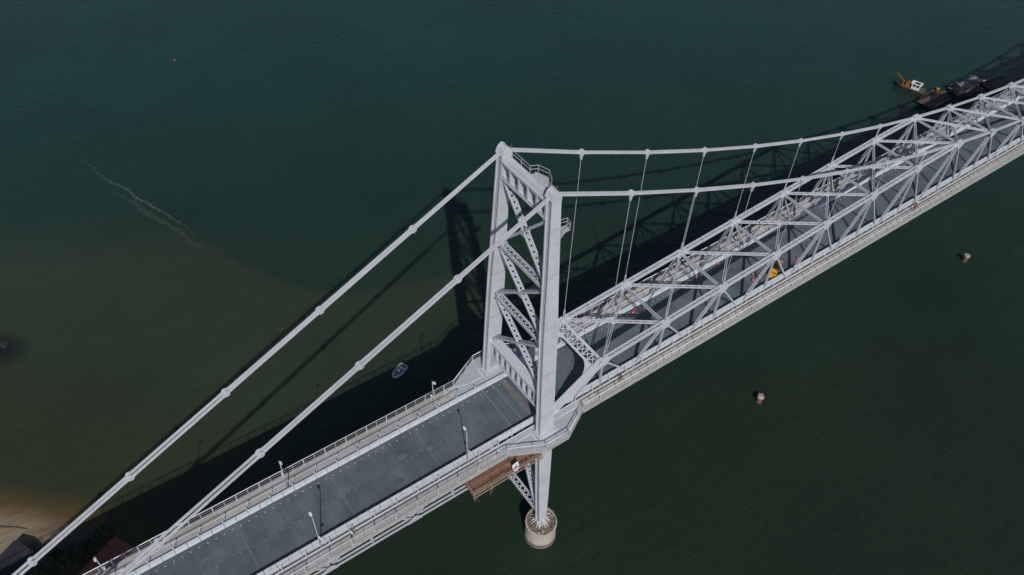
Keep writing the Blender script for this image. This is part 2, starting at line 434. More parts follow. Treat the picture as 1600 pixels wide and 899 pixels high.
# ---------------------------------------------------------------- road
mb = MB()
mb.box(XL, XR, -4.36, 4.36, 30.45, ROADZ - 0.06)
road = structure(mb.build('road', DARK))
SP = 2.42
mbp = MB(); mbp.box(-SP / 2 + 0.005, SP / 2 - 0.005, -2.09, 2.09, -0.05, 0.0)
panel0 = None
x = XL + SP / 2
k = 0
while x < 165:
    if not (-3.2 < x < -0.0 and False):
        for y in (-2.105, 2.105):
            if panel0 is None:
                panel0 = mbp.build('road_panel', ROAD, road); o = panel0
            else:
                o = copy_obj(panel0, road)
            o.location = (x, y, ROADZ + random.uniform(-0.004, 0.004))
    x += SP
mb = MB(); mb.box(x - SP / 2 + 0.02, XR, -4.2, 4.2, ROADZ - 0.05, ROADZ - 0.001); mb.build('road_panel', ROAD, road)
# expansion joints by the tower
for xj, wj, mt_ in ((0.2, 0.95, JOINTB), (-1.5, 0.22, JOINT), (-3.4, 0.22, JOINT), (-15.5, 0.12, JOINT), (-29, 0.12, JOINT), (-42.5, 0.12, JOINT)):
    mb = MB(); mb.box(xj - wj / 2, xj + wj / 2, -4.15, 4.15, ROADZ + 0.004, ROADZ + 0.012); mb.build('expansion_joint', mt_, road)
rs = random.Random(21)
for q in range(34):
    xj = rs.uniform(-70, 60); y0 = rs.uniform(-4, 2.5); y1 = min(4.1, y0 + rs.uniform(0.8, 4.5)); wj = rs.uniform(0.03, 0.09)
    mb = MB(); mb.box(xj - wj / 2, xj + wj / 2, y0, y1, ROADZ + 0.005, ROADZ + 0.011); mb.build('seal_strip', rs.choice((SEAL, SEAL, JOINT)), road)
for q in range(16):
    xj = rs.uniform(-70, 40); y0 = rs.uniform(-4, 3.2); lx, ly = rs.uniform(0.5, 2.2), rs.uniform(0.4, 1.5)
    mb = MB(); mb.prism([(xj + lx * rs.uniform(0.35, 0.5) * math.cos(a), max(-4.1, min(4.1, y0 + ly * rs.uniform(0.35, 0.5) * math.sin(a))), ROADZ + 0.0045) for a in [6.2832 * k / 9 for k in range(9)]], (0, 0, 0.002)); fix_normals(mb.build('asphalt_patch', rs.choice((PATCH, PATCH2)), road))
# road studs: too small to pick apart singly
mb = MB(); x = XL + 40
i = 0
while x < 135:
    if abs(x) > 0.6:
        yy = 0.10 if i % 2 else -0.10
        mb.cyl((x, yy, ROADZ + 0.003), (x, yy, ROADZ + 0.05), 0.07, 6, 0.05)
    x += 0.82; i += 1
stuff(mb.build('centre_studs', ORANGE, road))
mb = MB(); x = XL + 40
while x < 135:
    mb.cyl((x, 3.62, ROADZ + 0.003), (x, 3.62, ROADZ + 0.05), 0.08, 6, 0.055)
    if x > -60: mb.cyl((x + 0.3, -3.75, ROADZ + 0.003), (x + 0.3, -3.75, ROADZ + 0.05), 0.08, 6, 0.06)
    x += 1.12
stuff(mb.build('edge_studs', STUDW, road))

# ---------------------------------------------------------------- pavements (walkways) on both sides
YI = 5.35
SL = 1.65
def walkway(sgn, name):
    mb = MB()
    ya, yb = sorted((sgn * (YI - 0.02), sgn * (YO - 0.03)))
    mb.box(XL, XR, ya, yb, 30.70, WALKZ - 0.05)
    base = structure(mb.build(name, STEEL2))
    mp = MB(); mp.box(-SL + 0.01, SL - 0.01, ya + 0.06, yb - 0.01, -0.045, 0)
    first = None
    x = XL + SL
    while x < 150:
        if abs(x - 0.2) > 6.6:
            if first is None:
                first = mp.build('walkway_panel', WALK, base); o = first
                mp2 = MB(); mp2.v, mp2.f, mp2.m = mp.v, mp.f, mp.m; second = mp2.build('walkway_panel', WALKM, base); second.location = (XR - 4.0, 0, WALKZ - 0.01)
            else:
                o = copy_obj(first if x < 0 else second, base)
            o.location = (x, 0, WALKZ + random.uniform(-0.003, 0.003))
        x += 2 * SL
    mb = MB(); mb.box(x - SL + 0.01, XR, ya + 0.06, yb - 0.01, WALKZ - 0.045, WALKZ); mb.build('walkway_panel', WALKM, base)
    # bright steel edging along the inner side
    mb = MB(); yy = sorted((sgn * (YI - 0.06), sgn * (YI + 0.05)))
    mb.box(XL, XR, yy[0], yy[1], 30.66, WALKZ + 0.03); mb.build('edge_strip', PAINTW, base)
    # widened platform round the tower leg
    o_ = 9.75
    poly = [(-6.7, YI + 0.06), (7.1, YI + 0.06), (7.1, YO - 0.02), (2.5, o_), (-1.6, o_), (-6.7, YO - 0.02)]
    mb = MB(); mb.prism([(x, sgn * y, 30.66) for x, y in poly], (0, 0, WALKZ + 0.008 - 30.66)); fix_normals(mb.build('tower_platform', PLAT, base))
    # painted borders on the platform
    z0 = WALKZ + 0.012
    mb = MB()
    def line(a, b, w=0.13):
        mb.beam((a[0], sgn * a[1], z0 + 0.003), (b[0], sgn * b[1], z0 + 0.003), w, 0.006, (b[1] - a[1], -sgn * (b[0] - a[0]), 0))
    line((-6.7, 7.0), (-4.6, 6.35)); line((-4.6, 6.35), (-1.9, 6.3)); line((-1.9, 6.3), (-1.75, 6.3), 0.15)
    line((1.9, 6.3), (7.1, 6.3)); line((-1.85, 6.3), (-1.85, 7.9)); line((-1.85, 7.9), (1.75, 7.9)); line((1.75, 7.9), (1.75, 6.3))
    mb.build('border_marking', PAINTW, base)
    # direction arrows and cycle symbols
    for xs_, yv in ((-10.8, 5.85), (-7.7, 6.0), (9.9, 5.85), (7.0, 6.0)):
        mb = MB()
        c = (xs_, sgn * yv)
        mb.box(c[0] - 0.55, c[0] + 0.25, c[1] - 0.06, c[1] + 0.06, z0 - 0.006, z0)
        mb.prism([(c[0] + 0.25, c[1] - 0.16, z0 - 0.006), (c[0] + 0.65, c[1], z0 - 0.006), (c[0] + 0.25, c[1] + 0.16, z0 - 0.006)], (0, 0, 0.006))
        mb.build('arrow_marking', PAINTW, base)
    for xs_, yv in ((-9.2, 5.9), (-8.3, 6.65), (8.4, 5.9), (8.9, 6.65)):
        mb = MB(); c = V((xs_, sgn * yv, z0 - 0.004))
        for wx in (-0.32, 0.32):
            for q in range(10):
                t0, t1 = q / 10 * 6.2832, (q + 1) / 10 * 6.2832
                A = c + V((wx + 0.21 * math.cos(t0), 0.21 * math.sin(t0), 0)); B = c + V((wx + 0.21 * math.cos(t1), 0.21 * math.sin(t1), 0))
                mb.beam(A, B, 0.06, 0.006, (A + B) / 2 - c - V((wx, 0, 0)))
        for A, B in (((-0.32, 0), (-0.08, 0.30)), ((-0.08, 0.30), (0.24, 0.30)), ((0.24, 0.30), (0.02, 0)), ((0.02, 0), (-0.08, 0.30)), ((0.32, 0), (0.22, 0.42)), ((-0.32, 0), (0.02, 0))):
            mb.beam(c + V((A[0], A[1], 0.002)), c + V((B[0], B[1], 0.002)), 0.055, 0.006, V((-(B[1] - A[1]), B[0] - A[0], 0)))
        mb.build('cycle_marking', PAINTW, base)
    return base
walk_near = walkway(-1, 'pavement')
walk_far = walkway(1, 'pavement')

# ================================================================== BRIDGE
# ---------------------------------------------------------------- tower
tower = thing('bridge_tower', 'tall pale grey steel bridge tower with two splayed legs and laced cross bracing', 'bridge tower', (0, 0, 6.6))
TO = V((0, 0, -6.6))
def tb(mb, name, mats, parent=None, smooth=False):
    """part of the tower, built in world coordinates"""
    mb.v = [tuple(V(p) + TO) for p in mb.v]
    return mb.build(name, mats, parent or tower, smooth)
LEGZ = [(6.9, 0.72), (14, 0.93), (24, 1.13), (31, 1.18), (42, 1.17), (52, 1.1), (62, 0.86), (73.6, 0.66)]
HY = 0.56
def hx_at(z):
    for (a, b), (c, d) in zip(LEGZ, LEGZ[1:]):
        if a <= z <= c: return b + (d - b) * (z - a) / (c - a)
    return 0.66
for sgn in (-1, 1):
    mb = MB()
    rec, fl = 0.16, 0.17       # recess depth and flange width of the open box section
    rings = []
    for z, h in LEGZ:
        yc = sgn * leg_y(z)
        y = HY
        prof = [(-h, -y), (-h, -y + fl), (-h + rec, -y + fl), (-h + rec, y - fl), (-h, y - fl), (-h, y), (h, y), (h, y - fl), (h - rec, y - fl), (h - rec, -y + fl), (h, -y + fl), (h, -y)]
        rings.append([(px, yc + py, z) for px, py in prof])
    n = 12
    vs = [p for r in rings for p in r]
    fs = [(i * n + j, (i + 1) * n + j, (i + 1) * n + (j + 1) % n, i * n + (j + 1) % n) for i in range(len(rings) - 1) for j in range(n)]
    fs += [tuple(range(n)), tuple(range(len(vs) - 1, len(vs) - n - 1, -1))]
    mb._add(vs, fs)
    # cover plates with slight seams and handhole covers on the outer face
    leg = fix_normals(tb(mb, 'leg', STEEL))
    z = 12.0
    first = None
    while z < 73:
        h = hx_at(z); yc = sgn * leg_y(z)
        for sx in (-1, 1):
            mb = MB(); mb.cyl((sx * (h - rec), yc, z), (sx * (h - rec + 0.06), yc, z), 0.2, 10); tb(mb, 'handhole_cover', STEEL2, leg)
        z += 7.6
    for z in (18.5, 26.5, 35.5, 44.5, 53.5, 62.5, 69.5):
        h = hx_at(z); yc = sgn * leg_y(z)
        for sy in (-1, 1):
            mb = MB(); sl = -sgn * 0.0509
            mb.beam((0, yc + sy * (HY + 0.012) - sl * -0.28 * -1, z - 0.28), (0, yc + sy * (HY + 0.012) + sl * 0.28, z + 0.28), h * 1.86, 0.03, (1, 0, 0)); tb(mb, 'splice_plate', STEEL2, leg)
    # base collar at deck
    yc = sgn * leg_y(31.1)
    mb = MB(); mb.box(-1.45, 1.45, yc - HY - 0.28, yc + HY + 0.28, WALKZ + 0.012, WALKZ + 0.2); tb(mb, 'deck_collar', STEEL2, leg)
    # cap block that carries the chain pins
    yc = sgn * W
    mb = MB()
    prof = [(-0.66, 73.3), (-0.80, 73.9), (-0.50, 74.55), (0.0, 74.95), (0.38, 74.75), (0.70, 74.1), (0.66, 73.3)]
    for sy in (-1, 1):
        mb.prism([(px, yc + sy * 0.56 - 0.09, pz) for px, pz in prof], (0, 0.18, 0))
    mb.prism([(px * 0.94, yc - 0.47, 73.3 + (pz - 73.3) * 0.97) for px, pz in prof], (0, 0.94, 0))
    fix_normals(tb(mb, 'saddle_cap', STEEL, leg))
    # base casting with fanned stiffeners
    yc = sgn * leg_y(7.0)
    mb = MB(); mb.box(-1.0, 1.0, yc - 1.0, yc + 1.0, 6.46, 6.62)
    mb.cyl((-0.9, yc, 6.85), (0.9, yc, 6.85), 0.36, 12)
    tb(mb, 'base_casting', STEEL2, leg)
    for q in range(18):
        t_ = 6.2832 * q / 18 + 0.1
        cx_, cy_ = math.cos(t_), math.sin(t_)
        mb = MB(); mb.beam((0.5 * cx_, yc + 0.45 * cy_, 7.5), (1.55 * cx_, yc + 1.55 * cy_, 6.35), 0.07, 0.2, (-cy_, cx_, 0)); tb(mb, 'base_stiffener', PAINTW if q % 3 else WOODL, leg)

# horizontal struts
for zs in (59.2, 49.1):
    y = leg_y(zs) - HY + 0.02
    mb = MB(); mb.laced((0, -y, zs), (0, y, zs), (1, 0, 0), 1.0, 0.5, 0.18, 0.8, 0.12, double=True, batten=0.7, lface=(0, 0, 1)); tb(mb, 'horizontal_strut', STEEL2)
# X bracing panels
for z0, z1 in ((59.3, 70.4), (49.2, 59.1), (39.1, 49.0)):
    for s in (-1, 1):
        ya, yb = leg_y(z1) - HY, leg_y(z0) - HY
        xo = 0.16 * s
        mb = MB(); mb.laced((xo * 0, s * ya, z1 - 0.25), (xo * 0, -s * yb, z0 + 0.35), (1, 0, 0), 0.84 if s > 0 else 0.8, 0.3, 0.15, 0.8, 0.12, double=True, batten=0.6); tb(mb, 'diagonal_brace', STEEL2)
    mb = MB(); zm = (z0 + z1) / 2 + 0.05
    for sx in (-1, 1):
        mb = MB(); mb.box(sx * 0.44 - 0.015, sx * 0.44 + 0.015, -0.4, 0.4, zm - 0.4, zm + 0.4); tb(mb, 'crossing_plate', STEEL2)
    for zz, s2 in ((z0 + 0.1, -1), (z1 - 0.1, 1)):
        for s in (-1, 1):
            y = leg_y(zz) - HY
            mb = MB()
            for sx in (-1, 1):
                mb.prism([(sx * 0.44, s * (y + 0.02), zz - 0.9), (sx * 0.44, s * (y - 0.9), zz - 0.25), (sx * 0.44, s * (y - 0.9), zz + 0.25), (sx * 0.44, s * (y + 0.02), zz + 0.9)], (sx * 0.03, 0, 0))
            tb(mb, 'gusset_plate', STEEL2)
def portal(zb, zt_, name, nop, x0, x1, back, topw=0.0, wt=0.5, wb=0.42):
    yb, yt = leg_y(zb) - HY, leg_y(zt_) - HY
    y = min(yb, yt) + 0.06
    p = part_empty(name, tower)
    mb = MB(); mb.box(x0 - 0.12 - topw, x1 + 0.12 + topw, -y, y, zt_ - 0.14, zt_); tb(mb, 'top_flange', STEEL, p)
    mb = MB(); mb.box(x0 - 0.1, x1 + 0.1, -y - 0.1, y + 0.1, zb, zb + 0.14); tb(mb, 'bottom_flange', STEEL, p)
    hgt = zt_ - zb
    for xf in (x0, x1):
        mb = MB()
        mb.box(xf - 0.03, xf + 0.03, -y, y, zt_ - wt, zt_ - 0.14); mb.box(xf - 0.03, xf + 0.03, -y, y, zb + 0.14, zb + wb); tb(mb, 'web_plate', STEEL2, p)
    for i in range(nop + 1):
        yy = -y + 2 * y * i / nop
        mb = MB()
        for xf in (x0 - 0.035, x1 + 0.035):
            mb.box(xf - 0.04, xf + 0.04, yy - 0.14, yy + 0.14, zb + 0.14, zt_ - 0.14)
        mb.box(x0 + 0.005, x1 - 0.005, yy - 0.03, yy + 0.03, zb + 0.15, zt_ - 0.15)
        tb(mb, 'stiffener', STEEL, p)
    if back:
        mb = MB(); mb.box(x1 - 0.15, x1 - 0.11, -y, y, zb + 0.42, zt_ - 0.5); tb(mb, 'back_plate', STEEL2, p)
    return p
portal(70.5, 73.15, 'top_portal', 5, -0.62, 0.62, True)
portal(35.35, 38.95, 'deck_portal', 9, -0.55, 0.55, False, 0.1, 1.0, 0.6)
# haunches under the deck portal
for s in (-1, 1):
    y = leg_y(35.3) - HY
    mb = MB(); mb.prism([(-0.5, s * y, 32.4), (-0.5, s * (y - 0.25), 34.0), (-0.5, s * (y - 1.4), 35.35), (-0.5, s * y, 35.35)], (1.0, 0, 0)); fix_normals(tb(mb, 'haunch', STEEL2))
# below the deck: cross girder, A-frame bracing and bottom strut
mb = MB(); mb.box(-0.6, 0.6, -leg_y(29) + HY, leg_y(29) - HY, 28.2, 30.2); tb(mb, 'deck_cross_girder', STEEL2)
y = leg_y(8.9) - HY
mb = MB(); mb.laced((0, -y, 8.9), (0, y, 8.9), (1, 0, 0), 1.2, 0.5, 0.2, 0.95, 0.15, double=True, batten=0.7, lface=(0, 0, 1)); tb(mb, 'horizontal_strut', STEEL)
for s in (-1, 1):
    mb = MB(); mb.laced((0, s * (y + 0.0), 8.3), (0, -s * 0.4, 28.2), (1, 0, 0), 1.1 + 0.05 * s, 0.36, 0.18, 0.9, 0.14, double=True, batten=0.8); tb(mb, 'diagonal_brace', STEEL)
# service platform and railings on the top portal
sp = part_empty('service_platform', tower)
mb = MB(); mb.prism([(0.62, -3.2, 73.1), (1.4, -2.6, 73.1), (2.1, -1.2, 73.1), (1.6, 0.2, 73.1), (0.62, 0.5, 73.1)], (0, 0, 0.07)); fix_normals(tb(mb, 'platform_floor', PLAT, sp))
def small_rail(pts, z, h=1.1):
    for i, (a, b) in enumerate(zip(pts, pts[1:])):
        mb = MB()
        for hh in (h, h * 0.55):
            mb.cyl((a[0], a[1], z + hh), (b[0], b[1], z + hh), 0.035, 6)
        tb(mb, 'guard_rail', RAILM, sp)
    for a in pts:
        mb = MB(); mb.cyl((a[0], a[1], z), (a[0], a[1], z + h + 0.03), 0.04, 6); tb(mb, 'guard_post', RAILM, sp)
small_rail([(0.72, 4.1), (0.72, 2.3), (0.72, 0.6), (1.6, 0.2), (2.1, -1.2), (1.4, -2.6), (0.72, -3.4), (0.75, -4.2)], 73.15)
for q in range(9):
    mb = MB(); mb.box(0.95 + 0.09 * (q % 3) * 1.5, 1.1 + 0.09 * (q % 3) * 1.5, -2.1 + 0.28 * q, -1.9 + 0.28 * q, 73.17, 73.3 + 0.06 * (q % 2))
    tb(mb, 'cable_box', STEEL2, sp)
for yy in (-0.35, 0.35):
    mb = MB(); mb.cyl((-0.3 + yy * 0.4, 4.2, 73.25), (-0.3 + yy * 0.4, -4.2, 73.25), 0.03, 6); tb(mb, 'conduit', STEEL2, sp)
# landing beside the lower part of the near leg head
mb = MB(); zz = 68.2; yc = -leg_y(zz)
mb.prism([(0.75, yc - 0.5, zz), (2.3, yc - 0.35, zz), (2.5, yc + 0.5, zz), (0.75, yc + 0.8, zz)], (0, 0, 0.08))
mb.beam((0.78, yc, zz - 1.5), (2.2, yc, zz - 0.02), 0.1, 0.1)
fix_normals(tb(mb, 'landing', PLAT, sp))
lp = [(0.95, yc - 0.5), (2.3, yc - 0.35), (2.5, yc + 0.5), (1.0, yc + 0.75)]
small_rail(lp, zz + 0.08)
for s in (-1, 1):
    mb = MB(); mb.cyl((0.75, s * (W - 0.4), 73.3), (0.75, s * (W - 0.4), 74.6), 0.025, 6); mb.cyl((0.75, s * (W - 0.4), 74.6), (0.75, s * (W - 0.4), 74.75), 0.07, 8); tb(mb, 'warning_light', [RUSTO], sp)

# ---------------------------------------------------------------- piers
def pier(sgn, label):
    yc = sgn * leg_y(3.5)
    t = thing('concrete_pier', label, 'pier', (0, yc, 0), group='round concrete piers')
    mb = MB(); n = 32
    prof = [(-2.0, 2.75), (1.6, 2.72), (2.9, 2.64), (3.3, 2.62), (5.6, 2.56), (5.75, 2.66), (6.35, 2.66), (6.35, 2.42), (6.05, 2.40), (6.05, 0.0)]
    rnd = random.Random(3 + sgn)
    for i, (z, r) in enumerate(prof):
        for j in range(n):
            a = 2 * math.pi * j / n
            rr = r * (1 + (rnd.uniform(-0.012, 0.012) if 0 < i < 8 else 0))
            mb.v.append((rr * math.cos(a), rr * math.sin(a), z + (rnd.uniform(-0.05, 0.05) if i in (6, 7) else 0)))
    for i in range(len(prof) - 1):
        for j in range(n):
            mb.f.append((i * n + j, i * n + (j + 1) % n, (i + 1) * n + (j + 1) % n, (i + 1) * n + j)); mb.m.append(0)
    for f_ in range(len(mb.f)):
        if f_ >= 7 * n or f_ < 2 * n: mb.m[f_] = 1
    mb.build('shaft', [CONC, CONC_D], t)
    mb = MB(); mb.prism([(-1.1, -1.1, 6.06), (1.1, -1.1, 6.06), (1.1, 1.1, 6.06), (-1.1, 1.1, 6.06)], (0, 0, 0.39)); fix_normals(mb.build('bearing_block', CONC_D, t))
    for q in range(26):
        a, r = rnd.uniform(0, 6.28), rnd.uniform(1.75, 2.25)
        s_ = rnd.uniform(0.1, 0.26)
        mb = MB()
        c = V((r * math.cos(a), r * math.sin(a), 6.05))
        R = Matrix.Rotation(rnd.uniform(0, 3), 3, 'Z')
        pts = [c + R @ V((s_ * rnd.uniform(0.6, 1.3) * i, s_ * rnd.uniform(0.6, 1.3) * j, 0)) for i, j in ((-1, -1), (1, -1), (1, 1), (-1, 1))]
        top = [c + (p_ - c) * rnd.uniform(0.4, 0.8) + V((0, 0, s_ * rnd.uniform(0.5, 1.3))) for p_ in pts]
        mb.frame8(pts + top); mb.build('rubble_block', CONC_D if q % 3 else CONC, t)
    mb = MB()
    for q in range(14):
        a = 6.2832 * q / 14
        mb.cyl((2.52 * math.cos(a), 2.52 * math.sin(a), 6.3), (2.52 * math.cos(a), 2.52 * math.sin(a), 7.15), 0.025, 5)
    for zz in (6.75, 7.15):
        for q in range(14):
            a, b = 6.2832 * q / 14, 6.2832 * (q + 1) / 14
            mb.cyl((2.52 * math.cos(a), 2.52 * math.sin(a), zz), (2.52 * math.cos(b), 2.52 * math.sin(b), zz), 0.014, 5)
    mb.build('pier_rail', WOODL, t)
    return t
pier(-1, 'round weathered concrete pier under the fully visible tower leg, rubble on its top')
pier(1, 'round concrete pier hidden in the shade behind the bridge deck under the other leg')

# ---------------------------------------------------------------- eyebar chains with their hangers
def eyebar_mesh(Ln, depth=0.31, th=0.05, head=0.42):
    """flat bar with round heads, along +x from pin 0 to pin Ln"""
    pts = []
    nh = 9
    hw = depth / 2
    a0 = math.asin(hw / head) * 1.15
    for q in range(nh):       # far head
        a = -math.pi + a0 + math.pi * 0 + (2 * math.pi - 2 * a0) * q / (nh - 1)
        pts.append((Ln + head * math.cos(a), head * math.sin(a)))
    pts.append((Ln - head * 2.7, hw)); pts.append((head * 2.7, hw))
    for q in range(nh):
        a = a0 + (2 * math.pi - 2 * a0) * q / (nh - 1)
        pts.append((head * math.cos(a), head * math.sin(a)))
    pts.append((head * 2.7, -hw)); pts.append((Ln - head * 2.7, -hw))
    mb = MB(); mb.prism([(x, -th / 2, z) for x, z in pts], (0, th, 0))
    return mb
def chain(sgn, label):
    t = thing('eyebar_chain', label, 'chain', (0, sgn * W, ZT), group='eyebar chains of the bridge')
    nodes = []
    for i in range(7, 0, -1): nodes.append((-12.664 * i, ZT - 6.19 * i))
    for n in range(0, NP + 1): nodes.append((n * PN, zc(n)))
    cache = {}
    for i, (A, B) in enumerate(zip(nodes, nodes[1:])):
        dx, dz = B[0] - A[0], B[1] - A[1]
        Ln = math.hypot(dx, dz)
        off = 0.03 if i % 2 else -0.03
        spread = lambda x: 0.085 + 0.2 * min(1, max(0, -x) / 80)     # the bars of the backstay fan out towards the anchorage
        me = None
        for side in (-1, 1):
            for k in (0, 1):
                if me is None:
                    o = fix_normals(eyebar_mesh(Ln).build('eyebar', STEEL, t)); me = o
                else:
                    o = copy_obj(me, t)
                y0, y1 = [side * (spread(q[0]) + 0.10 * k + off * 0.8) for q in (A, B)]
                o.location = (A[0], y0, A[1] - ZT)
                o.rotation_euler = (0, -math.atan2(dz, dx), math.atan2(y1 - y0, dx))
    pin0 = None
    for (x, z) in nodes:
        if pin0 is None:
            mb = MB(); mb.cyl((0, -0.29, 0), (0, 0.29, 0), 0.14, 10); mb.cyl((0, -0.25, 0), (0, 0.25, 0), 0.2, 10)
            pin0 = mb.build('pin', STEEL2, t); o = pin0
        else: o = copy_obj(pin0, t)
        o.location = (x, 0, z - ZT); o.scale = (1, 1 + 0.75 * min(1, max(0, -x) / 80), 1)
    for n in range(1, 8):
        for nn in ((n, 28 - n) if 28 - n <= NP else (n,)):
            top, bot = zc(nn), zt(nn) + 0.25
            Ln = top - bot
            h = part_empty('hanger', t)
            h.location = (nn * PN, 0, top - ZT)
            mb = MB(); mb.prism([(-0.32, -0.1, -0.2), (0.32, -0.1, -0.2), (0.12, -0.1, -1.15), (-0.12, -0.1, -1.15)], (0, 0.2, 0)); fix_normals(mb.build('hanger_plate', STEEL2, h))
            if Ln > 3:
                mb = MB(); mb.cyl((0, 0, -1.1), (0, 0, -Ln + 1.4), 0.045, 6); mb.build('hanger_rod', RAILM, h)
            mb = MB()
            lo = max(-Ln + 1.6, -Ln + 0.9 * Ln * 0.5) if Ln < 4 else -Ln + 1.6
            for sx in (-0.16, 0.16): mb.beam((sx * 0.5, 0, min(-1.1, lo + 0.3)), (sx, 0, -Ln), 0.1, 0.1)
            mb.build('hanger_socket', STEEL2, h)
    return t
chain(-1, 'steel eyebar chain with hangers over the nearer, fully visible tower leg')
chain(1, 'steel eyebar chain with hangers over the tower leg beside the boat')

# ---------------------------------------------------------------- stiffening truss of the suspended span
truss = thing('stiffening_truss', 'pale grey laced steel truss cage enclosing the suspended roadway', 'bridge truss', (0, 0, 29.5))
def sb(mb, name, mats=STEEL2, parent=None):
    mb.v = [(p[0], p[1], p[2] - 29.5) for p in mb.v]
    return mb.build(name, mats, parent or truss)
ZB = 30.05
def top(n, s): return V((n * PN, s * W, zt(n)))
for s in (-1, 1):
    for n in range(1, NP):
        A, B = top(n, s), top(n + 1, s)
        if n < 8 or n >= 20:
            mb = MB(); mb.laced(A, B, (0, 1, 0), 0.78, 0.55, 0.2, 0.75, 0.07, batten=0.75, ends=0.02, lface=(0, 0, 1)); sb(mb, 'top_chord', STEEL)
        # bottom chord
        mb = MB(); mb.laced((n * PN - PN / 2, s * W, ZB), (n * PN + PN / 2, s * W, ZB), (0, 0, 1), 0.6, 0.5, 0.14, 0.9, 0.1, ends=0.02); sb(mb, 'bottom_chord')
    for n in range(1, NP + 1):
        A = top(n, s) - V((0, 0, 0.2))
        mb = MB(); mb.laced(A, (n * PN, s * W, ZB), (1, 0, 0), 0.36, 0.22, 0.09, 0.8, 0.05, batten=0.4, lace=False); sb(mb, 'vertical_post')
        mb = MB(); mb.laced(A, ((n - 0.5) * PN, s * W, ZB), (0, 1, 0), 0.42, 0.26, 0.11, 0.9, 0.06, batten=0.5, lace=False); sb(mb, 'diagonal')
        if n < NP:
            mb = MB(); mb.laced(A, ((n + 0.5) * PN, s * W, ZB), (0, 1, 0), 0.3, 0.24, 0.1, 0.9, 0.05, batten=0.5); sb(mb, 'diagonal')
        # node gussets
        mb = MB(); c = top(n, s)
        for k in (-1, 1):
            y = c.y + k * 0.385
            mb.prism([(c.x - 1.0, y, c.z - 0.34), (c.x - 0.45, y, c.z - 1.05), (c.x + 0.45, y, c.z - 1.05), (c.x + 1.0, y, c.z - 0.30), (c.x + 1.0, y, c.z + 0.34), (c.x - 1.0, y, c.z + 0.22)], (0, k * 0.03, 0))
        dv = (top(min(n + 1, NP), s) - top(max(n - 1, 1), s)).normalized() * 0.8
        mb.beam(c - dv + V((0, 0, 0.36)), c + dv + V((0, 0, 0.36)), 0.74, 0.04, (0, 1, 0))
        fix_normals(sb(mb, 'node_gusset', STEEL))
for n in range(1, NP + 1):
    A, B = top(n, 1), top(n, -1)
    dz = V((0, 0, -0.28))
    if n > 1:
        mb = MB(); mb.laced(A + dz, B + dz, (1, 0, 0), 0.5, 0.22, 0.12, 1, 0.05, lace=False, batten=0.5, ends=0.4); sb(mb, 'cross_strut')
        mb = MB(); mb.beam(A + V((0, -0.3, -0.6)), A + V((0, -2.2, -1.9 if n < 5 else -2.4)), 0.16, 0.16); mb.beam(A + V((0, -2.2, -1.9 if n < 5 else -2.4)), A + V((0, -3.6, -0.5)), 0.12, 0.12)
    if n < NP:
        C_ = top(n + 1, -1); D_ = top(n + 1, 1)
        z1, z2 = V((0, 0, -0.10)), V((0, 0, -0.42))
        mb = MB(); mb.laced(A + z1, C_ + z1, (1, 1, 0), 0.58, 0.18, 0.13, 0.6, 0.075, batten=0.6, ends=0.55, lface=(0, 0, 1)); sb(mb, 'lateral_brace', STEEL)
        mb = MB(); mb.laced(B + z2, D_ + z2, (1, -1, 0), 0.36, 0.18, 0.09, 0.9, 0.05, lace=False, batten=0.5, ends=0.55); sb(mb, 'lateral_brace')
        M_ = (A + C_) / 2
        mb = MB(); mb.box(M_.x - 0.55, M_.x + 0.55, M_.y - 0.4, M_.y + 0.4, M_.z - 0.29, M_.z - 0.245); sb(mb, 'crossing_plate')
# inclined end portal
P1n, P1f = top(1, -1), top(1, 1)
foot = V((2.0, 0, 30.35))
e = V((PN, 0, zt(1))) - foot; EL = e.length; e.normalize()
def pp(y, s_): return foot + e * s_ + V((0, y, 0))
nrm = V((0, 1, 0)).cross(e).normalized()
if nrm.z < 0: nrm = -nrm
pf = part_empty('end_portal', truss)
for s in (-1, 1):
    mb = MB(); mb.beam(pp(s * W, 0), pp(s * W, EL), 0.95, 0.8, (0, 1, 0)); fix_normals(sb(mb, 'end_post', STEEL, pf))
    # curved knee
    pts = [pp(s * (W - 0.46), EL - 2.0), pp(s * (W - 0.46), EL - 4.9)]
    for q in range(8):
        a = math.pi / 2 * q / 7
        pts.append(pp(s * (W - 0.46 - 2.4 * (1 - math.cos(a))), EL - 4.9 + 2.9 * math.sin(a)))
    mb = MB(); mb.prism([p_ + nrm * 0.2 for p_ in pts], -nrm * 0.4); fix_normals(sb(mb, 'knee_bracket', STEEL, pf))
for s_, w_ in ((EL - 0.25, 0.42), (EL - 1.9, 0.36)):
    mb = MB(); mb.beam(pp(-W + 0.45, s_), pp(W - 0.45, s_), 0.42, w_, nrm); fix_normals(sb(mb, 'portal_flange', STEEL, pf))
nb = 7
for q in range(nb):
    ya, yb = -W + 0.6 + (2 * W - 1.2) * q / nb, -W + 0.6 + (2 * W - 1.2) * (q + 1) / nb
    mb = MB()
    mb.beam(pp(ya, EL - 0.4) + nrm * 0.19, pp(yb, EL - 1.75) + nrm * 0.19, 0.13, 0.03, pp(yb, EL - 0.4) - pp(ya, EL - 1.75))
    mb.beam(pp(yb, EL - 0.4) + nrm * 0.15, pp(ya, EL - 1.75) + nrm * 0.15, 0.13, 0.03, pp(ya, EL - 0.4) - pp(yb, EL - 1.75))
    if q: mb.beam(pp(ya, EL - 0.4) + nrm * 0.1, pp(ya, EL - 1.75) + nrm * 0.1, 0.2, 0.05, (0, 1, 0))
    sb(mb, 'portal_lattice', STEEL, pf)
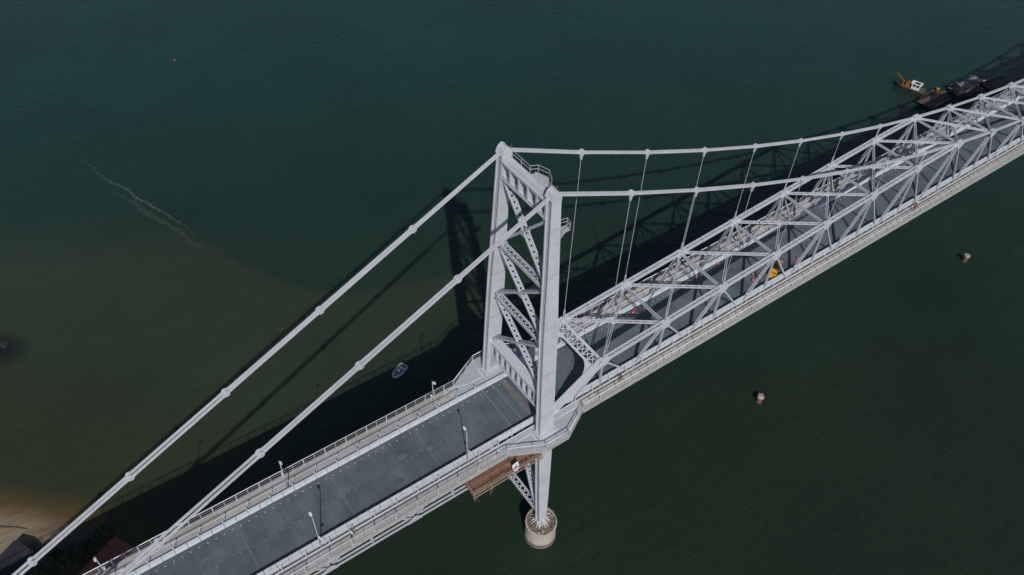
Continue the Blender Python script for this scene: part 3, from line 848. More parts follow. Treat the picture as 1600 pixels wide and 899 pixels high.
# floor beams, walkway brackets and fascia of the suspended span
x = 4.0; fb0 = None; fas = None
while x < XR:
    if fb0 is None:
        mb = MB(); mb.box(-0.18, 0.18, -W - 0.4, W + 0.4, 29.2, 30.44)
        for s in (-1, 1):
            mb.prism([(-0.1, s * (W + 0.4), 29.3), (-0.1, s * (YO - 0.06), 30.25), (-0.1, s * (YO - 0.06), 30.68), (-0.1, s * (W + 0.4), 30.68)], (0.2, 0, 0))
        fb0 = fix_normals(sb(mb, 'floor_beam')); o = fb0
    else: o = copy_obj(fb0, truss)
    o.location.x = x
    x += PN / 2
def fascia(parent, x0, x1, step, zoff, s, z0=30.3, z1=31.06):
    src = None; x = x0
    while x < x1 - 0.5:
        if src is None:
            mb = MB(); mb.box(0.01, step - 0.01, s * YO - 0.03, s * YO + 0.03, z0 - zoff, z1 - zoff)
            mb.box(0.01, step - 0.01, s * (YO + 0.07) - 0.05, s * (YO + 0.07) + 0.05, z0 - zoff - 0.06, z0 - zoff + 0.06)
            mb.box(0.01, step - 0.01, s * (YO + 0.03) - 0.07, s * (YO + 0.03) + 0.07, z1 - zoff - 0.02, z1 - zoff + 0.05)
            mb.box(0.0, 0.08, s * (YO + 0.06) - 0.06, s * (YO + 0.06) + 0.06, z0 - zoff, z1 - zoff)
            src = mb.build('fascia_panel', FASC, parent); o = src
        else: o = copy_obj(src, parent)
        o.location = (x, 0, 0)
        x += step
for s in (-1, 1): fascia(truss, 7.1, XR, 3.3, 29.5, s)

# ---------------------------------------------------------------- approach viaduct
via = thing('approach_viaduct', 'pale steel approach viaduct with deep laced girders below the open road', 'viaduct', (-40, 0, 24))
def vb(mb, name, mats=STEEL2, parent=None):
    mb.v = [(p[0] + 40, p[1], p[2] - 24) for p in mb.v]
    return mb.build(name, mats, parent or via)
bn = [-8.0 - 13.2 * i for i in range(8)]
for s in (-1, 1):
    for i, (a, b) in enumerate(zip(bn, bn[1:])):
        mb = MB(); mb.laced((a, s * 5.0, 24.2), (b, s * 5.0, 24.2), (0, 1, 0), 0.72, 0.3, 0.17, 1, 0.06, lace=False, batten=0.5); vb(mb, 'bottom_chord')
        mb = MB(); mb.laced((a, s * W, 30.1), (b, s * W, 30.1), (0, 0, 1), 0.6, 0.5, 0.14, 0.9, 0.1); vb(mb, 'top_chord')
        m_ = (a + b) / 2
        for A, B in (((a, 24.2), (m_, 30.0)), ((m_, 30.0), (b, 24.2)), ((a, 24.2), (a, 30.0)), ((m_, 24.2), (m_, 30.0))):
            mb = MB(); mb.laced((A[0], s * W, A[1]), (B[0], s * W, B[1]), (0, 1, 0), 0.4, 0.24, 0.1, 0.8, 0.06, lace=False); vb(mb, 'web_member')
        mb = MB()
        for k in (-1, 1):
            y = s * 5.0 + k * 0.38
            mb.prism([(a - 1.2, y, 24.0), (a + 1.2, y, 24.0), (a + 0.9, y, 24.8), (a + 0.2, y, 25.3), (a - 0.2, y, 25.3), (a - 0.9, y, 24.8)], (0, k * 0.03, 0))
        fix_normals(vb(mb, 'gusset_plate'))
for a, b in zip(bn, bn[1:]):
    mb = MB(); mb.laced((a, -5, 24.15), (b, 5, 24.15), (0, 1, 0), 0.35, 0.2, 0.1, 0.9, 0.06); vb(mb, 'lateral_brace')
    mb = MB(); mb.laced((a, -5, 24.2), (a, 5, 24.2), (1, 0, 0), 0.4, 0.3, 0.1, 0.9, 0.06); vb(mb, 'cross_strut')
x = -5.0; fb1 = None
while x > XL:
    if fb1 is None:
        mb = MB(); mb.box(-0.18, 0.18, -W - 0.4, W + 0.4, 29.2, 30.44)
        for s in (-1, 1):
            mb.prism([(-0.1, s * (W + 0.4), 29.3), (-0.1, s * (YO - 0.06), 30.25), (-0.1, s * (YO - 0.06), 30.68), (-0.1, s * (W + 0.4), 30.68)], (0.2, 0, 0))
        fb1 = fix_normals(mb.build('floor_beam', STEEL2, via)); fb1.location = (x + 40, 0, -24); o = fb1
    else:
        o = copy_obj(fb1, via); o.location = (x + 40, 0, -24)
    x -= 6.6
for s in (-1, 1):
    src = None; x = -6.7
    x0 = XL
    # panels laid back from the tower platform
    n_ = int((-6.7 - XL) / 3.3)
    for i in range(n_):
        xa = -6.7 - 3.3 * (i + 1)
        if src is None:
            mb = MB()
            mb.box(0.01, 3.29, s * YO - 0.03, s * YO + 0.03, 30.3, 31.06)
            mb.box(0.01, 3.29, s * (YO + 0.07) - 0.05, s * (YO + 0.07) + 0.05, 30.24, 30.36)
            mb.box(0.01, 3.29, s * (YO + 0.03) - 0.07, s * (YO + 0.03) + 0.07, 31.04, 31.11)
            mb.box(0.0, 0.08, s * (YO + 0.06) - 0.06, s * (YO + 0.06) + 0.06, 30.3, 31.06)
            src = mb.build('fascia_panel', FASC, via); o = src
        else: o = copy_obj(src, via)
        o.location = (xa + 40, 0, -24)
# trestle bents under the viaduct
for xb in (bn[3], bn[5], bn[7]):
    b_ = part_empty('trestle_bent', via)
    gz = land_h(xb, 0) if xb < shore_x(0) else -3
    for s in (-1, 1):
        mb = MB(); mb.laced((xb, s * W, 24.0), (xb, s * (W + 1.6), gz - 0.3), (1, 0, 0), 0.8, 0.6, 0.2, 1.0, 0.1); vb(mb, 'trestle_leg', STEEL2, b_)
    for za, zb_ in ((24, 14), (14, 3)):
        for s in (-1, 1):
            mb = MB(); mb.beam((xb, s * (W + 0.1), za), (xb, -s * (W + 0.9), zb_), 0.25, 0.25); vb(mb, 'trestle_brace', STEEL2, b_)

# ---------------------------------------------------------------- road barriers between traffic and walkways
def barrier(s, x0, x1, label):
    hb = 1.08 if s < 0 else 0.78
    t = thing('road_barrier', label, 'barrier', (x0, s * 4.6, ROADZ - 0.06))
    src = None; ps = None; x = 0.0; i = 0
    while x < x1 - x0 - 0.5:
        if src is None:
            mb = MB()
            pr = [(-0.24, 0), (-0.24, 0.2), (-0.17, 0.45), (-0.15, hb), (0.17, hb), (0.2, 0)]
            mb.prism([(0.03, -s * -yy if False else (yy * s), zz) for yy, zz in pr], (1.59, 0, 0))
            src = fix_normals(mb.build('barrier_block', KERB, t)); o = src
        else: o = copy_obj(src, t)
        o.location = (x, 0, 0)
        if i % 2 == 0 and x0 < -5:
            if ps is None:
                mb = MB(); mb.box(-0.07, 0.07, s * 0.3 - 0.07, s * 0.3 + 0.07, -0.3, 1.0); mb.box(-0.09, 0.09, s * 0.3 - 0.09, s * 0.3 + 0.09, 0.98, 1.02)
                ps = mb.build('barrier_post', STEEL, t); o = ps
            else: o = copy_obj(ps, t)
            o.location = (x, 0, 0)
        x += 1.65; i += 1
    return t
barrier(-1, XL, -1.0, 'white block road barrier on the shaded edge of the open approach road')
barrier(1, XL, -1.0, 'bright sunlit white road barrier along the dotted edge of the open approach road')
barrier(-1, -1.0, 150, 'pale blue road barrier beside the yellow machine inside the truss')
barrier(1, -1.0, 150, 'pale blue road barrier across from the yellow machine, inside the truss')

# ---------------------------------------------------------------- railings
POSTS = {}
def railing(label, pts, z, h=1.38, step=1.65, alt=True, rails=(1.0, 0.62, 0.28), handrail=0.07):
    t = thing('pedestrian_railing', label, 'railing', (pts[0][0], pts[0][1], z))
    O = V((pts[0][0], pts[0][1], 0))
    for a, b in zip(pts, pts[1:]):
        A, B = V((*a, 0)) - O, V((*b, 0)) - O
        for k, r in enumerate(rails):
            mb = MB(); mb.cyl(A + V((0, 0, h * r)), B + V((0, 0, h * r)), handrail if k == 0 else 0.022, 8 if k == 0 else 5)
            mb.build('handrail' if k == 0 else 'rail', HRAIL if k == 0 else RAILM, t, smooth=(k == 0))
        d = B - A; n = max(1, round(d.length / step)); ang = math.atan2(d.y, d.x)
        for i in range(n + (1 if b == pts[-1] else 0)):
            big = (i % 2 == 0) or not alt
            key = (big, h)
            if key not in POSTS:
                mb = MB(); w = 0.06 if big else 0.028
                mb.box(-w, w, -w * 0.6, w * 0.6, 0.0, h + 0.02 if big else h * 0.98)
                if big: mb.box(-0.12, 0.12, -0.1, 0.1, 0.0, 0.03)
                POSTS[key] = mb.build('post', STEEL, t); o = POSTS[key]
            else: o = copy_obj(POSTS[key], t)
            o.location = A + d * (i / n); o.rotation_euler = (0, 0, ang)
    return t
zr = WALKZ + 0.02
yo = YO - 0.02
railing('outer walkway railing beside the approach, over the brown scaffold', [(XL, -yo), (-6.7, -yo)], 31.12)
railing('outer walkway railing beside the approach, overlooking the small motorboat', [(XL, yo), (-6.7, yo)], 31.12)
railing('bent railing around the platform of the nearer tower leg', [(-6.65, -yo), (-1.6, -9.68), (2.5, -9.68), (7.05, -yo)], zr)
railing('bent railing around the platform of the tower leg beside the boat', [(-6.65, yo), (-1.6, 9.68), (2.5, 9.68), (7.05, yo)], zr)
railing('outer walkway railing of the truss span, on the two piles side', [(7.1, -yo), (150, -yo)], 31.12)
railing('outer walkway railing of the truss span, on the barge side', [(7.1, yo), (150, yo)], 31.12)
yi = YI + 0.02
railing('inner walkway railing behind the shaded road barrier of the approach', [(XL, -yi), (-7, -yi)], WALKZ + 0.03, 1.15, 3.3, False, (1.0, 0.55), 0.04)
railing('inner walkway railing behind the sunlit road barrier of the approach', [(XL, yi), (-7, yi)], WALKZ + 0.03, 1.15, 3.3, False, (1.0, 0.55), 0.055)
railing('inner walkway railing of the truss span near the piles', [(7, -yi), (150, -yi)], WALKZ + 0.03, 1.15, 3.3, False, (1.0, 0.55), 0.035)
railing('inner walkway railing of the truss span near the barge', [(7, yi), (150, yi)], WALKZ + 0.03, 1.15, 3.3, False, (1.0, 0.55), 0.055)

# platform fascia (thing: part of the tower walkway)
for s, base in ((-1, walk_near), (1, walk_far)):
    pts = [(-6.7, YO), (-1.6, 9.78), (2.5, 9.78), (7.1, YO)]
    for a, b in zip(pts, pts[1:]):
        mb = MB(); mb.beam((a[0], s * a[1], 30.72), (b[0], s * b[1], 30.72), 0.05, 0.66, (-(b[1] - a[1]), s * (b[0] - a[0]), 0)); mb.build('platform_fascia', FASC, base)

# ---------------------------------------------------------------- lamps
def lamp(loc, rz, label, h=7.2):
    t = thing('street_lamp', label, 'street lamp', loc, rz, 'street lamps on the approach')
    mb = MB(); mb.cyl((0, 0, 0), (0, 0, h), 0.09, 8, 0.05); mb.build('pole', RAILM, t, True)
    mb = MB(); mb.box(-0.16, 0.16, -0.16, 0.16, 0, 0.06); mb.build('base_plate', STEEL2, t)
    a = part_empty('arm', t)
    mb = MB(); mb.cyl((0, 0, h - 0.08), (0, 0.55, h + 0.12), 0.04, 6); mb.build('bracket', RAILM, a)
    mb = MB(); mb.prism([(-0.14, 0.3, h + 0.08), (0.14, 0.3, h + 0.08), (0.17, 0.6, h + 0.12), (0.1, 0.85, h + 0.14), (-0.1, 0.85, h + 0.14), (-0.17, 0.6, h + 0.12)], (0, 0, 0.1)); fix_normals(mb.build('lamp_head', WHITEP, a))
    mb = MB(); mb.cyl((0, 0, 2.9), (0, -0.45, 3.0), 0.03, 6); mb.prism([(-0.13, -0.35, 2.98), (0.13, -0.35, 2.98), (0.1, -0.8, 3.0), (-0.1, -0.8, 3.0)], (0, 0, 0.1)); fix_normals(mb.build('walkway_light', WHITEP, t))
    return t
lamp((-34.7, -4.95, 31.0), 0, 'lamp post on the shaded barrier nearest the walker in a white top')
lamp((-12.0, -4.95, 31.0), 0, 'lamp post on the shaded barrier close to the tower leg')
lamp((-34.7, 4.98, 31.0), math.pi, 'middle lamp post on the sunlit barrier side of the approach')
lamp((-11.4, 4.98, 31.0), math.pi, 'lamp post on the sunlit barrier side close to the tower')
lamp((-58.2, 4.98, 31.0), math.pi, 'lamp post above the dark red roof')
lamp((-57.7, -4.95, 31.0), 0, 'lamp post on the shaded barrier farthest from the tower')

# ================================================================== THINGS ON THE BRIDGE
def cone(loc, label):
    t = thing('traffic_cone', label, 'traffic cone', loc, random.uniform(0, 1.5), 'red and white cones on the road')
    mb = MB(); mb.box(-0.24, 0.24, -0.24, 0.24, 0, 0.05); mb.build('base', RED, t)
    mb = MB(); mb.cyl((0, 0, 0.05), (0, 0, 0.42), 0.2, 10, 0.135, cap=False); mb.cyl((0, 0, 0.66), (0, 0, 0.95), 0.095, 10, 0.05); mb.build('body', RED, t)
    mb = MB(); mb.cyl((0, 0, 0.42), (0, 0, 0.66), 0.137, 10, 0.096, cap=False); mb.build('white_band', STUDW, t)
    t.scale = (0.85, 0.85, 0.8)
rz0 = ROADZ + 0.006
cone((26.0, 3.45, rz0), 'red cone nearest the tower at the sunny road edge')
cone((27.0, 3.95, rz0), 'red cone against the pale barrier, middle of three near the portal')
cone((28.1, 3.25, rz0), 'red cone in the dark shadow patch near the portal')
cone((46.2, 3.9, rz0), 'red cone alone by the barrier facing the yellow machine')
cone((40.9, 3.8, rz0), 'red cone by the barrier between the portal and the lone cone')
cone((49.5, -1.3, rz0), 'red cone towards the road middle beside the yellow machine')
cone((48.4, -2.4, rz0), 'red cone just behind the yellow machine on the tower side')
cone((58.0, -2.3, rz0), 'red cone past the yellow machine, nearer the road middle')
cone((59.2, -3.0, rz0), 'red cone past the yellow machine, nearer the barrier')

# yellow compact loader
ld = thing('wheel_loader', 'small yellow wheel loader parked on the road inside the truss', 'loader', (53.7, -2.75, rz0), math.radians(-155))
mb = MB()
mb.prism([(-1.55, -0.62, 0.62), (-1.55, -0.62, 1.25), (-1.35, -0.62, 1.42), (-0.35, -0.62, 1.5), (-0.35, -0.62, 0.55)], (0, 1.24, 0)); fix_normals(mb.build('engine_hood', YELLOW, ld))
mb = MB(); mb.box(-0.4, 0.75, -0.55, 0.55, 0.5, 0.95); mb.build('chassis', BLACK, ld)
cabp = part_empty('cab', ld)
mb = MB(); mb.box(-0.3, 0.62, -0.55, 0.55, 1.95, 2.05); mb.build('cab_roof', BLACK, cabp)
for cx_ in (-0.27, 0.58):
    for cy_ in (-0.5, 0.5):
        mb = MB(); mb.box(cx_ - 0.04, cx_ + 0.04, cy_ - 0.04, cy_ + 0.04, 0.9, 1.96); mb.build('cab_post', BLACK, cabp)
mb = MB(); mb.box(-0.2, 0.25, -0.25, 0.25, 0.95, 1.1); mb.box(-0.25, -0.15, -0.25, 0.25, 1.1, 1.55); mb.build('seat', BLACK, cabp)
mb = MB(); mb.prism([(0.7, -0.5, 0.55), (1.35, -0.45, 0.55), (1.35, -0.45, 0.95), (0.7, -0.5, 1.15)], (0, 0.97, 0)); fix_normals(mb.build('front_frame', YELLOW, ld))
for cy_ in (-0.38, 0.38):
    mb = MB(); mb.beam((0.75, cy_, 1.2), (1.95, cy_, 0.55), 0.12, 0.2); mb.build('lift_arm', YELLOW, ld)
mb = MB(); mb.prism([(1.75, -0.85, 0.75), (1.75, -0.85, 0.12), (2.35, -0.85, 0.06), (2.4, -0.85, 0.12), (1.9, -0.85, 0.2), (1.85, -0.85, 0.75)], (0, 1.7, 0)); fix_normals(mb.build('bucket', YELLOW, ld))
for cx_ in (-0.95, 1.0):
    for s in (-1, 1):
        w_ = part_empty('wheel', ld); w_.location = (cx_, s * 0.68, 0.42)
        mb = MB(); mb.cyl((0, -0.15, 0), (0, 0.15, 0), 0.42, 16); mb.build('tyre', BLACK, w_)
        mb = MB(); mb.cyl((0, -0.165, 0), (0, 0.165, 0), 0.2, 10); mb.build('rim', YELLOW, w_)

# people
CLOTH = {}
def cloth(c):
    if c not in CLOTH: CLOTH[c] = mat('cloth_%02x%02x%02x' % tuple(int(255 * q) for q in c), c, 0.85, 0.1, 6.0)
    return CLOTH[c]
SKIN = mat('skin', (0.36, 0.22, 0.16), 0.6, 0.05, 5.0)
HAIR = mat('hair_dark', (0.025, 0.018, 0.014), 0.7, 0.1, 5.0)
def person(loc, rz, label, shirt, trousers, stride=0.28, H=1.72, group=None):
    k = H / 1.72
    J = {'pel': (0, 0, 0.95), 'spine': (0, 0, 1.18), 'chest': (0.02, 0, 1.36), 'neck': (0.02, 0, 1.48), 'head0': (0.035, 0, 1.56), 'head1': (0.03, 0, 1.66)}
    R = {'pel': 0.145, 'spine': 0.13, 'chest': 0.145, 'neck': 0.055, 'head0': 0.078, 'head1': 0.088}
    E_ = [('pel', 'spine'), ('spine', 'chest'), ('chest', 'neck'), ('neck', 'head0'), ('head0', 'head1')]
    for s, n in ((1, 'l'), (-1, 'r')):
        st = stride * s
        J['hip' + n] = (0, 0.10 * s, 0.88); R['hip' + n] = 0.095
        J['knee' + n] = (st * 0.62 + 0.06, 0.10 * s, 0.49); R['knee' + n] = 0.062
        J['ank' + n] = (st * 1.0 - 0.02, 0.10 * s, 0.09); R['ank' + n] = 0.042
        J['toe' + n] = (st * 1.0 + 0.17, 0.11 * s, 0.04); R['toe' + n] = 0.036
        J['sho' + n] = (0.0, 0.19 * s, 1.41); R['sho' + n] = 0.062
        J['elb' + n] = (-st * 0.5 - 0.03, 0.25 * s, 1.13); R['elb' + n] = 0.043
        J['wri' + n] = (-st * 0.75 + 0.12, 0.25 * s, 0.92); R['wri' + n] = 0.03
        J['han' + n] = (-st * 0.8 + 0.17, 0.245 * s, 0.84); R['han' + n] = 0.032
        for f_ in range(4):
            J['fin%d' % f_ + n] = (-st * 0.8 + 0.16 + 0.02 * f_, 0.22 * s + 0.018 * (f_ - 1.5), 0.75 - 0.006 * abs(f_ - 1.5)); R['fin%d' % f_ + n] = 0.009
            E_.append(('han' + n, 'fin%d' % f_ + n))
        J['thu' + n] = (-st * 0.8 + 0.225, 0.225 * s, 0.80); R['thu' + n] = 0.010
        E_ += [('han' + n, 'thu' + n), ('pel', 'hip' + n), ('hip' + n, 'knee' + n), ('knee' + n, 'ank' + n), ('ank' + n, 'toe' + n), ('chest', 'sho' + n), ('sho' + n, 'elb' + n), ('elb' + n, 'wri' + n), ('wri' + n, 'han' + n)]
    J['nose'] = (0.135, 0, 1.60); R['nose'] = 0.014; E_.append(('head0', 'nose'))
    names = list(J)
    me = bpy.data.meshes.new('person_skeleton')
    me.from_pydata([tuple(q * k for q in J[n]) for n in names], [(names.index(a), names.index(b)) for a, b in E_], [])
    tmp = bpy.data.objects.new('person_skeleton', me); COL.objects.link(tmp)
    md = tmp.modifiers.new('skin', 'SKIN')
    for i, n in enumerate(names):
        me.skin_vertices[0].data[i].radius = (R[n] * k, R[n] * k)
    me.skin_vertices[0].data[names.index('pel')].use_root = True
    sd = tmp.modifiers.new('sub', 'SUBSURF'); sd.levels = 1; sd.render_levels = 1
    dg = bpy.context.evaluated_depsgraph_get()
    out = bpy.data.meshes.new_from_object(tmp.evaluated_get(dg))
    bpy.data.objects.remove(tmp); bpy.data.meshes.remove(me)
    out.materials.clear()
    for m in (SKIN, cloth(shirt), cloth(trousers), HAIR, BLACK): out.materials.append(m)
    for p_ in out.polygons:
        c = p_.center / k
        z = c.z; arm = abs(c.y) > 0.165
        if z > 1.62 or (z > 1.54 and c.x < 0.02): mi = 3
        elif z > 1.47: mi = 0
        elif arm and z < 1.16: mi = 0
        elif z > 0.96: mi = 1
        elif z > 0.09: mi = 2
        else: mi = 4
        p_.material_index = mi; p_.use_smooth = True
    o = bpy.data.objects.new('person', out); COL.objects.link(o)
    zmin = min(v.co.z for v in out.vertices)
    o.location = (loc[0], loc[1], loc[2] - zmin); o.rotation_euler = (0, 0, rz)
    return tag(o, label, 'person', 'people on the walkways')
zw = WALKZ + 0.004
person((-30.7, -6.1, zw), 0.0, 'person in a white top and dark trousers walking on the approach walkway', (0.75, 0.75, 0.78), (0.05, 0.055, 0.09), 0.3)
person((15.2, -6.15, zw), 3.14, 'person in dark red clothes walking by the end portal', (0.13, 0.035, 0.035), (0.05, 0.03, 0.03), 0.34)
person((87.9, -6.35, zw), 3.1, 'person in a red top and dark blue trousers on the truss walkway', (0.32, 0.03, 0.06), (0.04, 0.05, 0.10), 0.3)
person((89.3, -5.75, zw), 0.1, 'person in a white top walking beside the one in red', (0.62, 0.62, 0.58), (0.06, 0.07, 0.05), 0.26)
person((80.6, 6.2, zw), 3.0, 'person in black walking on the barge side walkway, farther from the tower', (0.03, 0.03, 0.04), (0.03, 0.03, 0.04), 0.28)
person((73.2, 6.25, zw), 0.1, 'person in brown walking on the barge side walkway, closer to the tower', (0.12, 0.07, 0.04), (0.04, 0.04, 0.05), 0.3)

# ---------------------------------------------------------------- timber scaffold slung below the near walkway
sc = thing('hanging_scaffold', 'brown timber plank scaffold slung under the walkway beside the tower leg', 'scaffold', (-7.5, -7.2, 28))
def gb(mb, name, mats, smooth=False):
    mb.v = [(p[0] + 7.5, p[1] + 7.2, p[2] - 28) for p in mb.v]
    return mb.build(name, mats, sc, smooth)
rnd = random.Random(5)
yy = -8.75; k = 0
while yy < -4.9:
    x0 = -13.5
    while x0 < -1.6:
        ln = rnd.choice((3.0, 3.6, 4.2)); x1 = min(x0 + ln, -1.4)
        mb = MB(); mb.box(x0 + 0.02, x1 - 0.02, yy + 0.012, yy + 0.288, 28.0 + rnd.uniform(0, 0.035), 28.06 + rnd.uniform(0, 0.035)); gb(mb, 'plank', WOOD)
        x0 = x1
    yy += 0.3
for x0 in (-13.3, -10.4, -7.4, -4.4, -1.7):
    mb = MB(); mb.cyl((x0, -9.1, 27.92), (x0, -4.9, 27.92), 0.06, 6); gb(mb, 'bearer_pole', WOODL)
    mb = MB(); mb.cyl((x0, -8.85, 27.3 - rnd.random()), (x0 + rnd.uniform(-0.08, 0.08), -8.85, 29.25), 0.045, 6); gb(mb, 'upright_pole', WOODL)
for zz, yv in ((29.05, -8.85), (28.5, -8.85)):
    mb = MB(); mb.cyl((-13.6, yv, zz), (-1.5, yv, zz), 0.045, 6); gb(mb, 'guard_pole', WOODL)
mb = MB(); mb.cyl((-13.35, -9.0, 29.05), (-13.35, -5.2, 29.05), 0.045, 6); gb(mb, 'guard_pole', WOODL)
mb = MB(); mb.beam((-13.6, -8.98, 27.95), (-1.4, -8.98, 27.95), 0.1, 0.16, (0, 1, 0)); gb(mb, 'edge_board', WOODL)
for x0, dx in ((-13.2, 0.5), (-10.9, 0.1), (-3.2, 0.6)):
    mb = MB(); mb.cyl((x0, -8.95, 27.9), (x0 + dx, -9.1, 26.3), 0.02, 5); gb(mb, 'rope_end', WOODL)
# banner board hung on the guard rail
t = thing('notice_board', 'small white and blue round-ended board on the scaffold edge', 'board', (-6.1, -8.35, 28.1), math.radians(8))
mb = MB()
pts = [(-0.55, 0, 1.35), (0.55, 0, 1.35), (0.6, 0, 0.7), (0.42, 0, 0.28), (0, 0, 0.1), (-0.42, 0, 0.28), (-0.6, 0, 0.7)]
def tilt(p): return (p[0], p[1] - (1.35 - p[2]) * 0.45, p[2])
mb.prism([tilt(p) for p in pts], (0, 0.05, 0.02)); fix_normals(mb.build('board', WHITEP, t))
mb = MB(); mb.prism([tilt(p) for p in ((-0.4, -0.012, 0.82), (-0.05, -0.012, 0.98), (0.42, -0.012, 1.08), (0.15, -0.012, 0.86), (-0.1, -0.012, 0.7))], (0, 0.008, 0)); fix_normals(mb.build('blue_emblem', cloth((0.05, 0.07, 0.16)), t))
for s in (-0.45, 0.45):
    mb = MB(); mb.cyl((s, 0.05, 0.0), (s, 0.05, 1.3), 0.03, 5); mb.build('board_post', WOODL, t)

# ================================================================== ON THE WATER
def loft(mb, rings, mi=0, close=False, cap=True):
    n = len(rings[0]); o = len(mb.v)
    for r in rings: mb.v += [tuple(p) for p in r]
    for i in range(len(rings) - 1):
        for j in range(n if close else n - 1):
            mb.f.append((o + i * n + j, o + i * n + (j + 1) % n, o + (i + 1) * n + (j + 1) % n, o + (i + 1) * n + j)); mb.m.append(mi)
    if cap:
        mb.f.append(tuple(o + j for j in range(n))); mb.m.append(mi)
        mb.f.append(tuple(o + (len(rings) - 1) * n + j for j in range(n - 1, -1, -1))); mb.m.append(mi)

def motorboat(loc, rz):
    t = thing('motorboat', 'small inflatable motorboat drifting in the bridge shadow', 'boat', loc, rz)
    # inflatable collar: U of tubes
    path = [(-1.95, 0.78), (-1.2, 0.82), (0.2, 0.82), (1.0, 0.72), (1.6, 0.46), (1.95, 0.0), (1.6, -0.46), (1.0, -0.72), (0.2, -0.82), (-1.2, -0.82), (-1.95, -0.78)]
    rings = []
    for i, (x, y) in enumerate(path):
        a = path[max(0, i - 1)]; b = path[min(len(path) - 1, i + 1)]
        d = V((b[0] - a[0], b[1] - a[1], 0)).normalized(); nn = V((-d.y, d.x, 0))
        r = 0.25 if 0 < i < len(path) - 1 else 0.13
        zz = 0.28 + 0.14 * max(0, x) / 2
        rings.append([V((x, y, zz)) + nn * (r * math.cos(q)) + V((0, 0, r * math.sin(q))) for q in [6.2832 * k / 10 for k in range(10)]])
    mb = MB(); loft(mb, rings, close=True); fix_normals(mb.build('inflatable_tube', GREYF, t, True))
    mb = MB(); mb.prism([(-1.75, -0.7, 0.1), (1.0, -0.6, 0.1), (1.7, 0, 0.12), (1.0, 0.6, 0.1), (-1.75, 0.7, 0.1)], (0, 0, 0.06)); fix_normals(mb.build('floor', DARK, t))
    mb = MB(); mb.box(-1.72, -1.62, -0.68, 0.68, 0.1, 0.55); mb.build('transom', WHITEP, t)
    mb = MB(); mb.prism([(-0.15, -0.3, 0.16), (0.4, -0.3, 0.16), (0.3, -0.3, 0.75), (-0.05, -0.3, 0.85)], (0, 0.6, 0)); fix_normals(mb.build('console', WHITEP, t))
    mb = MB(); mb.box(-1.0, -0.6, -0.5, 0.5, 0.16, 0.5); mb.build('seat', WHITEP, t)
    mb = MB(); mb.box(0.85, 1.25, -0.35, 0.35, 0.16, 0.42); mb.build('bow_locker', GREYF, t)
    mb = MB(); mb.prism([(-2.15, -0.17, 0.55), (-1.7, -0.17, 0.55), (-1.72, -0.17, 0.92), (-2.05, -0.17, 0.98)], (0, 0.34, 0)); mb.box(-2.0, -1.85, -0.06, 0.06, -0.2, 0.55); fix_normals(mb.build('outboard_motor', BLACK, t))
    return t
motorboat((-2.4, 35.3, WATER_Z - 0.05), math.radians(206))

# buoy
t = thing('mooring_buoy', 'small round orange buoy alone on open water', 'buoy', (0.2, 170.7, WATER_Z))
mb = MB(); rings = [[V((0.3 * math.cos(a) * math.sin(th), 0.3 * math.sin(a) * math.sin(th), 0.12 - 0.3 * math.cos(th))) for a in [6.2832 * k / 14 for k in range(14)]] for th in [0.05 + 3.04 * q / 8 for q in range(9)]]
loft(mb, rings, close=True); fix_normals(mb.build('float', BUOY, t, True))
mb = MB(); mb.cyl((0, 0, 0.4), (0, 0, 0.55), 0.04, 8); mb.build('mooring_eye', BLACK, t)

# broken concrete piles
def pile(loc, h, r, label, sd, lean):
    t = thing('concrete_pile', label, 'pile', loc, group='concrete piles left in the water')
    rnd = random.Random(sd); n = 14; rings = []
    for i, (z, q) in enumerate(((-3, 0.8), (0.15, 0.78), (h * 0.4, 0.7), (h * 0.66, 0.62), (h * 0.74, 0.95), (h, 1.0), (h + 0.05, 0.8))):
        rings.append([V((r * q * math.cos(a) * (1 + rnd.uniform(-0.1, 0.1)) + lean * z, r * q * math.sin(a) * (1 + rnd.uniform(-0.1, 0.1)), z + (rnd.uniform(-0.12, 0.12) if i > 3 else 0))) for a in [6.2832 * k / n for k in range(n)]])
    mb = MB(); loft(mb, rings[:4], close=True, cap=False); fix_normals(mb.build('stained_shaft', PILES, t))
    mb = MB(); loft(mb, rings[3:], close=True); fix_normals(mb.build('pile_head', PILEC, t))
    for q in range(4):
        a = q * 1.6 + sd
        mb = MB(); mb.cyl((0.4 * r * math.cos(a) + lean * h, 0.4 * r * math.sin(a), h), (0.55 * r * math.cos(a) + lean * h, 0.5 * r * math.sin(a), h + rnd.uniform(0.2, 0.45)), 0.03, 5); mb.build('rebar', RUST, t)
pile((51.9, -10.0, WATER_Z), 1.7, 0.66, 'pale broken concrete pile standing in water nearer the tower', 2, 0.06)
pile((121.2, -8.8, WATER_Z), 1.9, 0.62, 'brown broken concrete pile standing in water farther along the span', 5, -0.04)

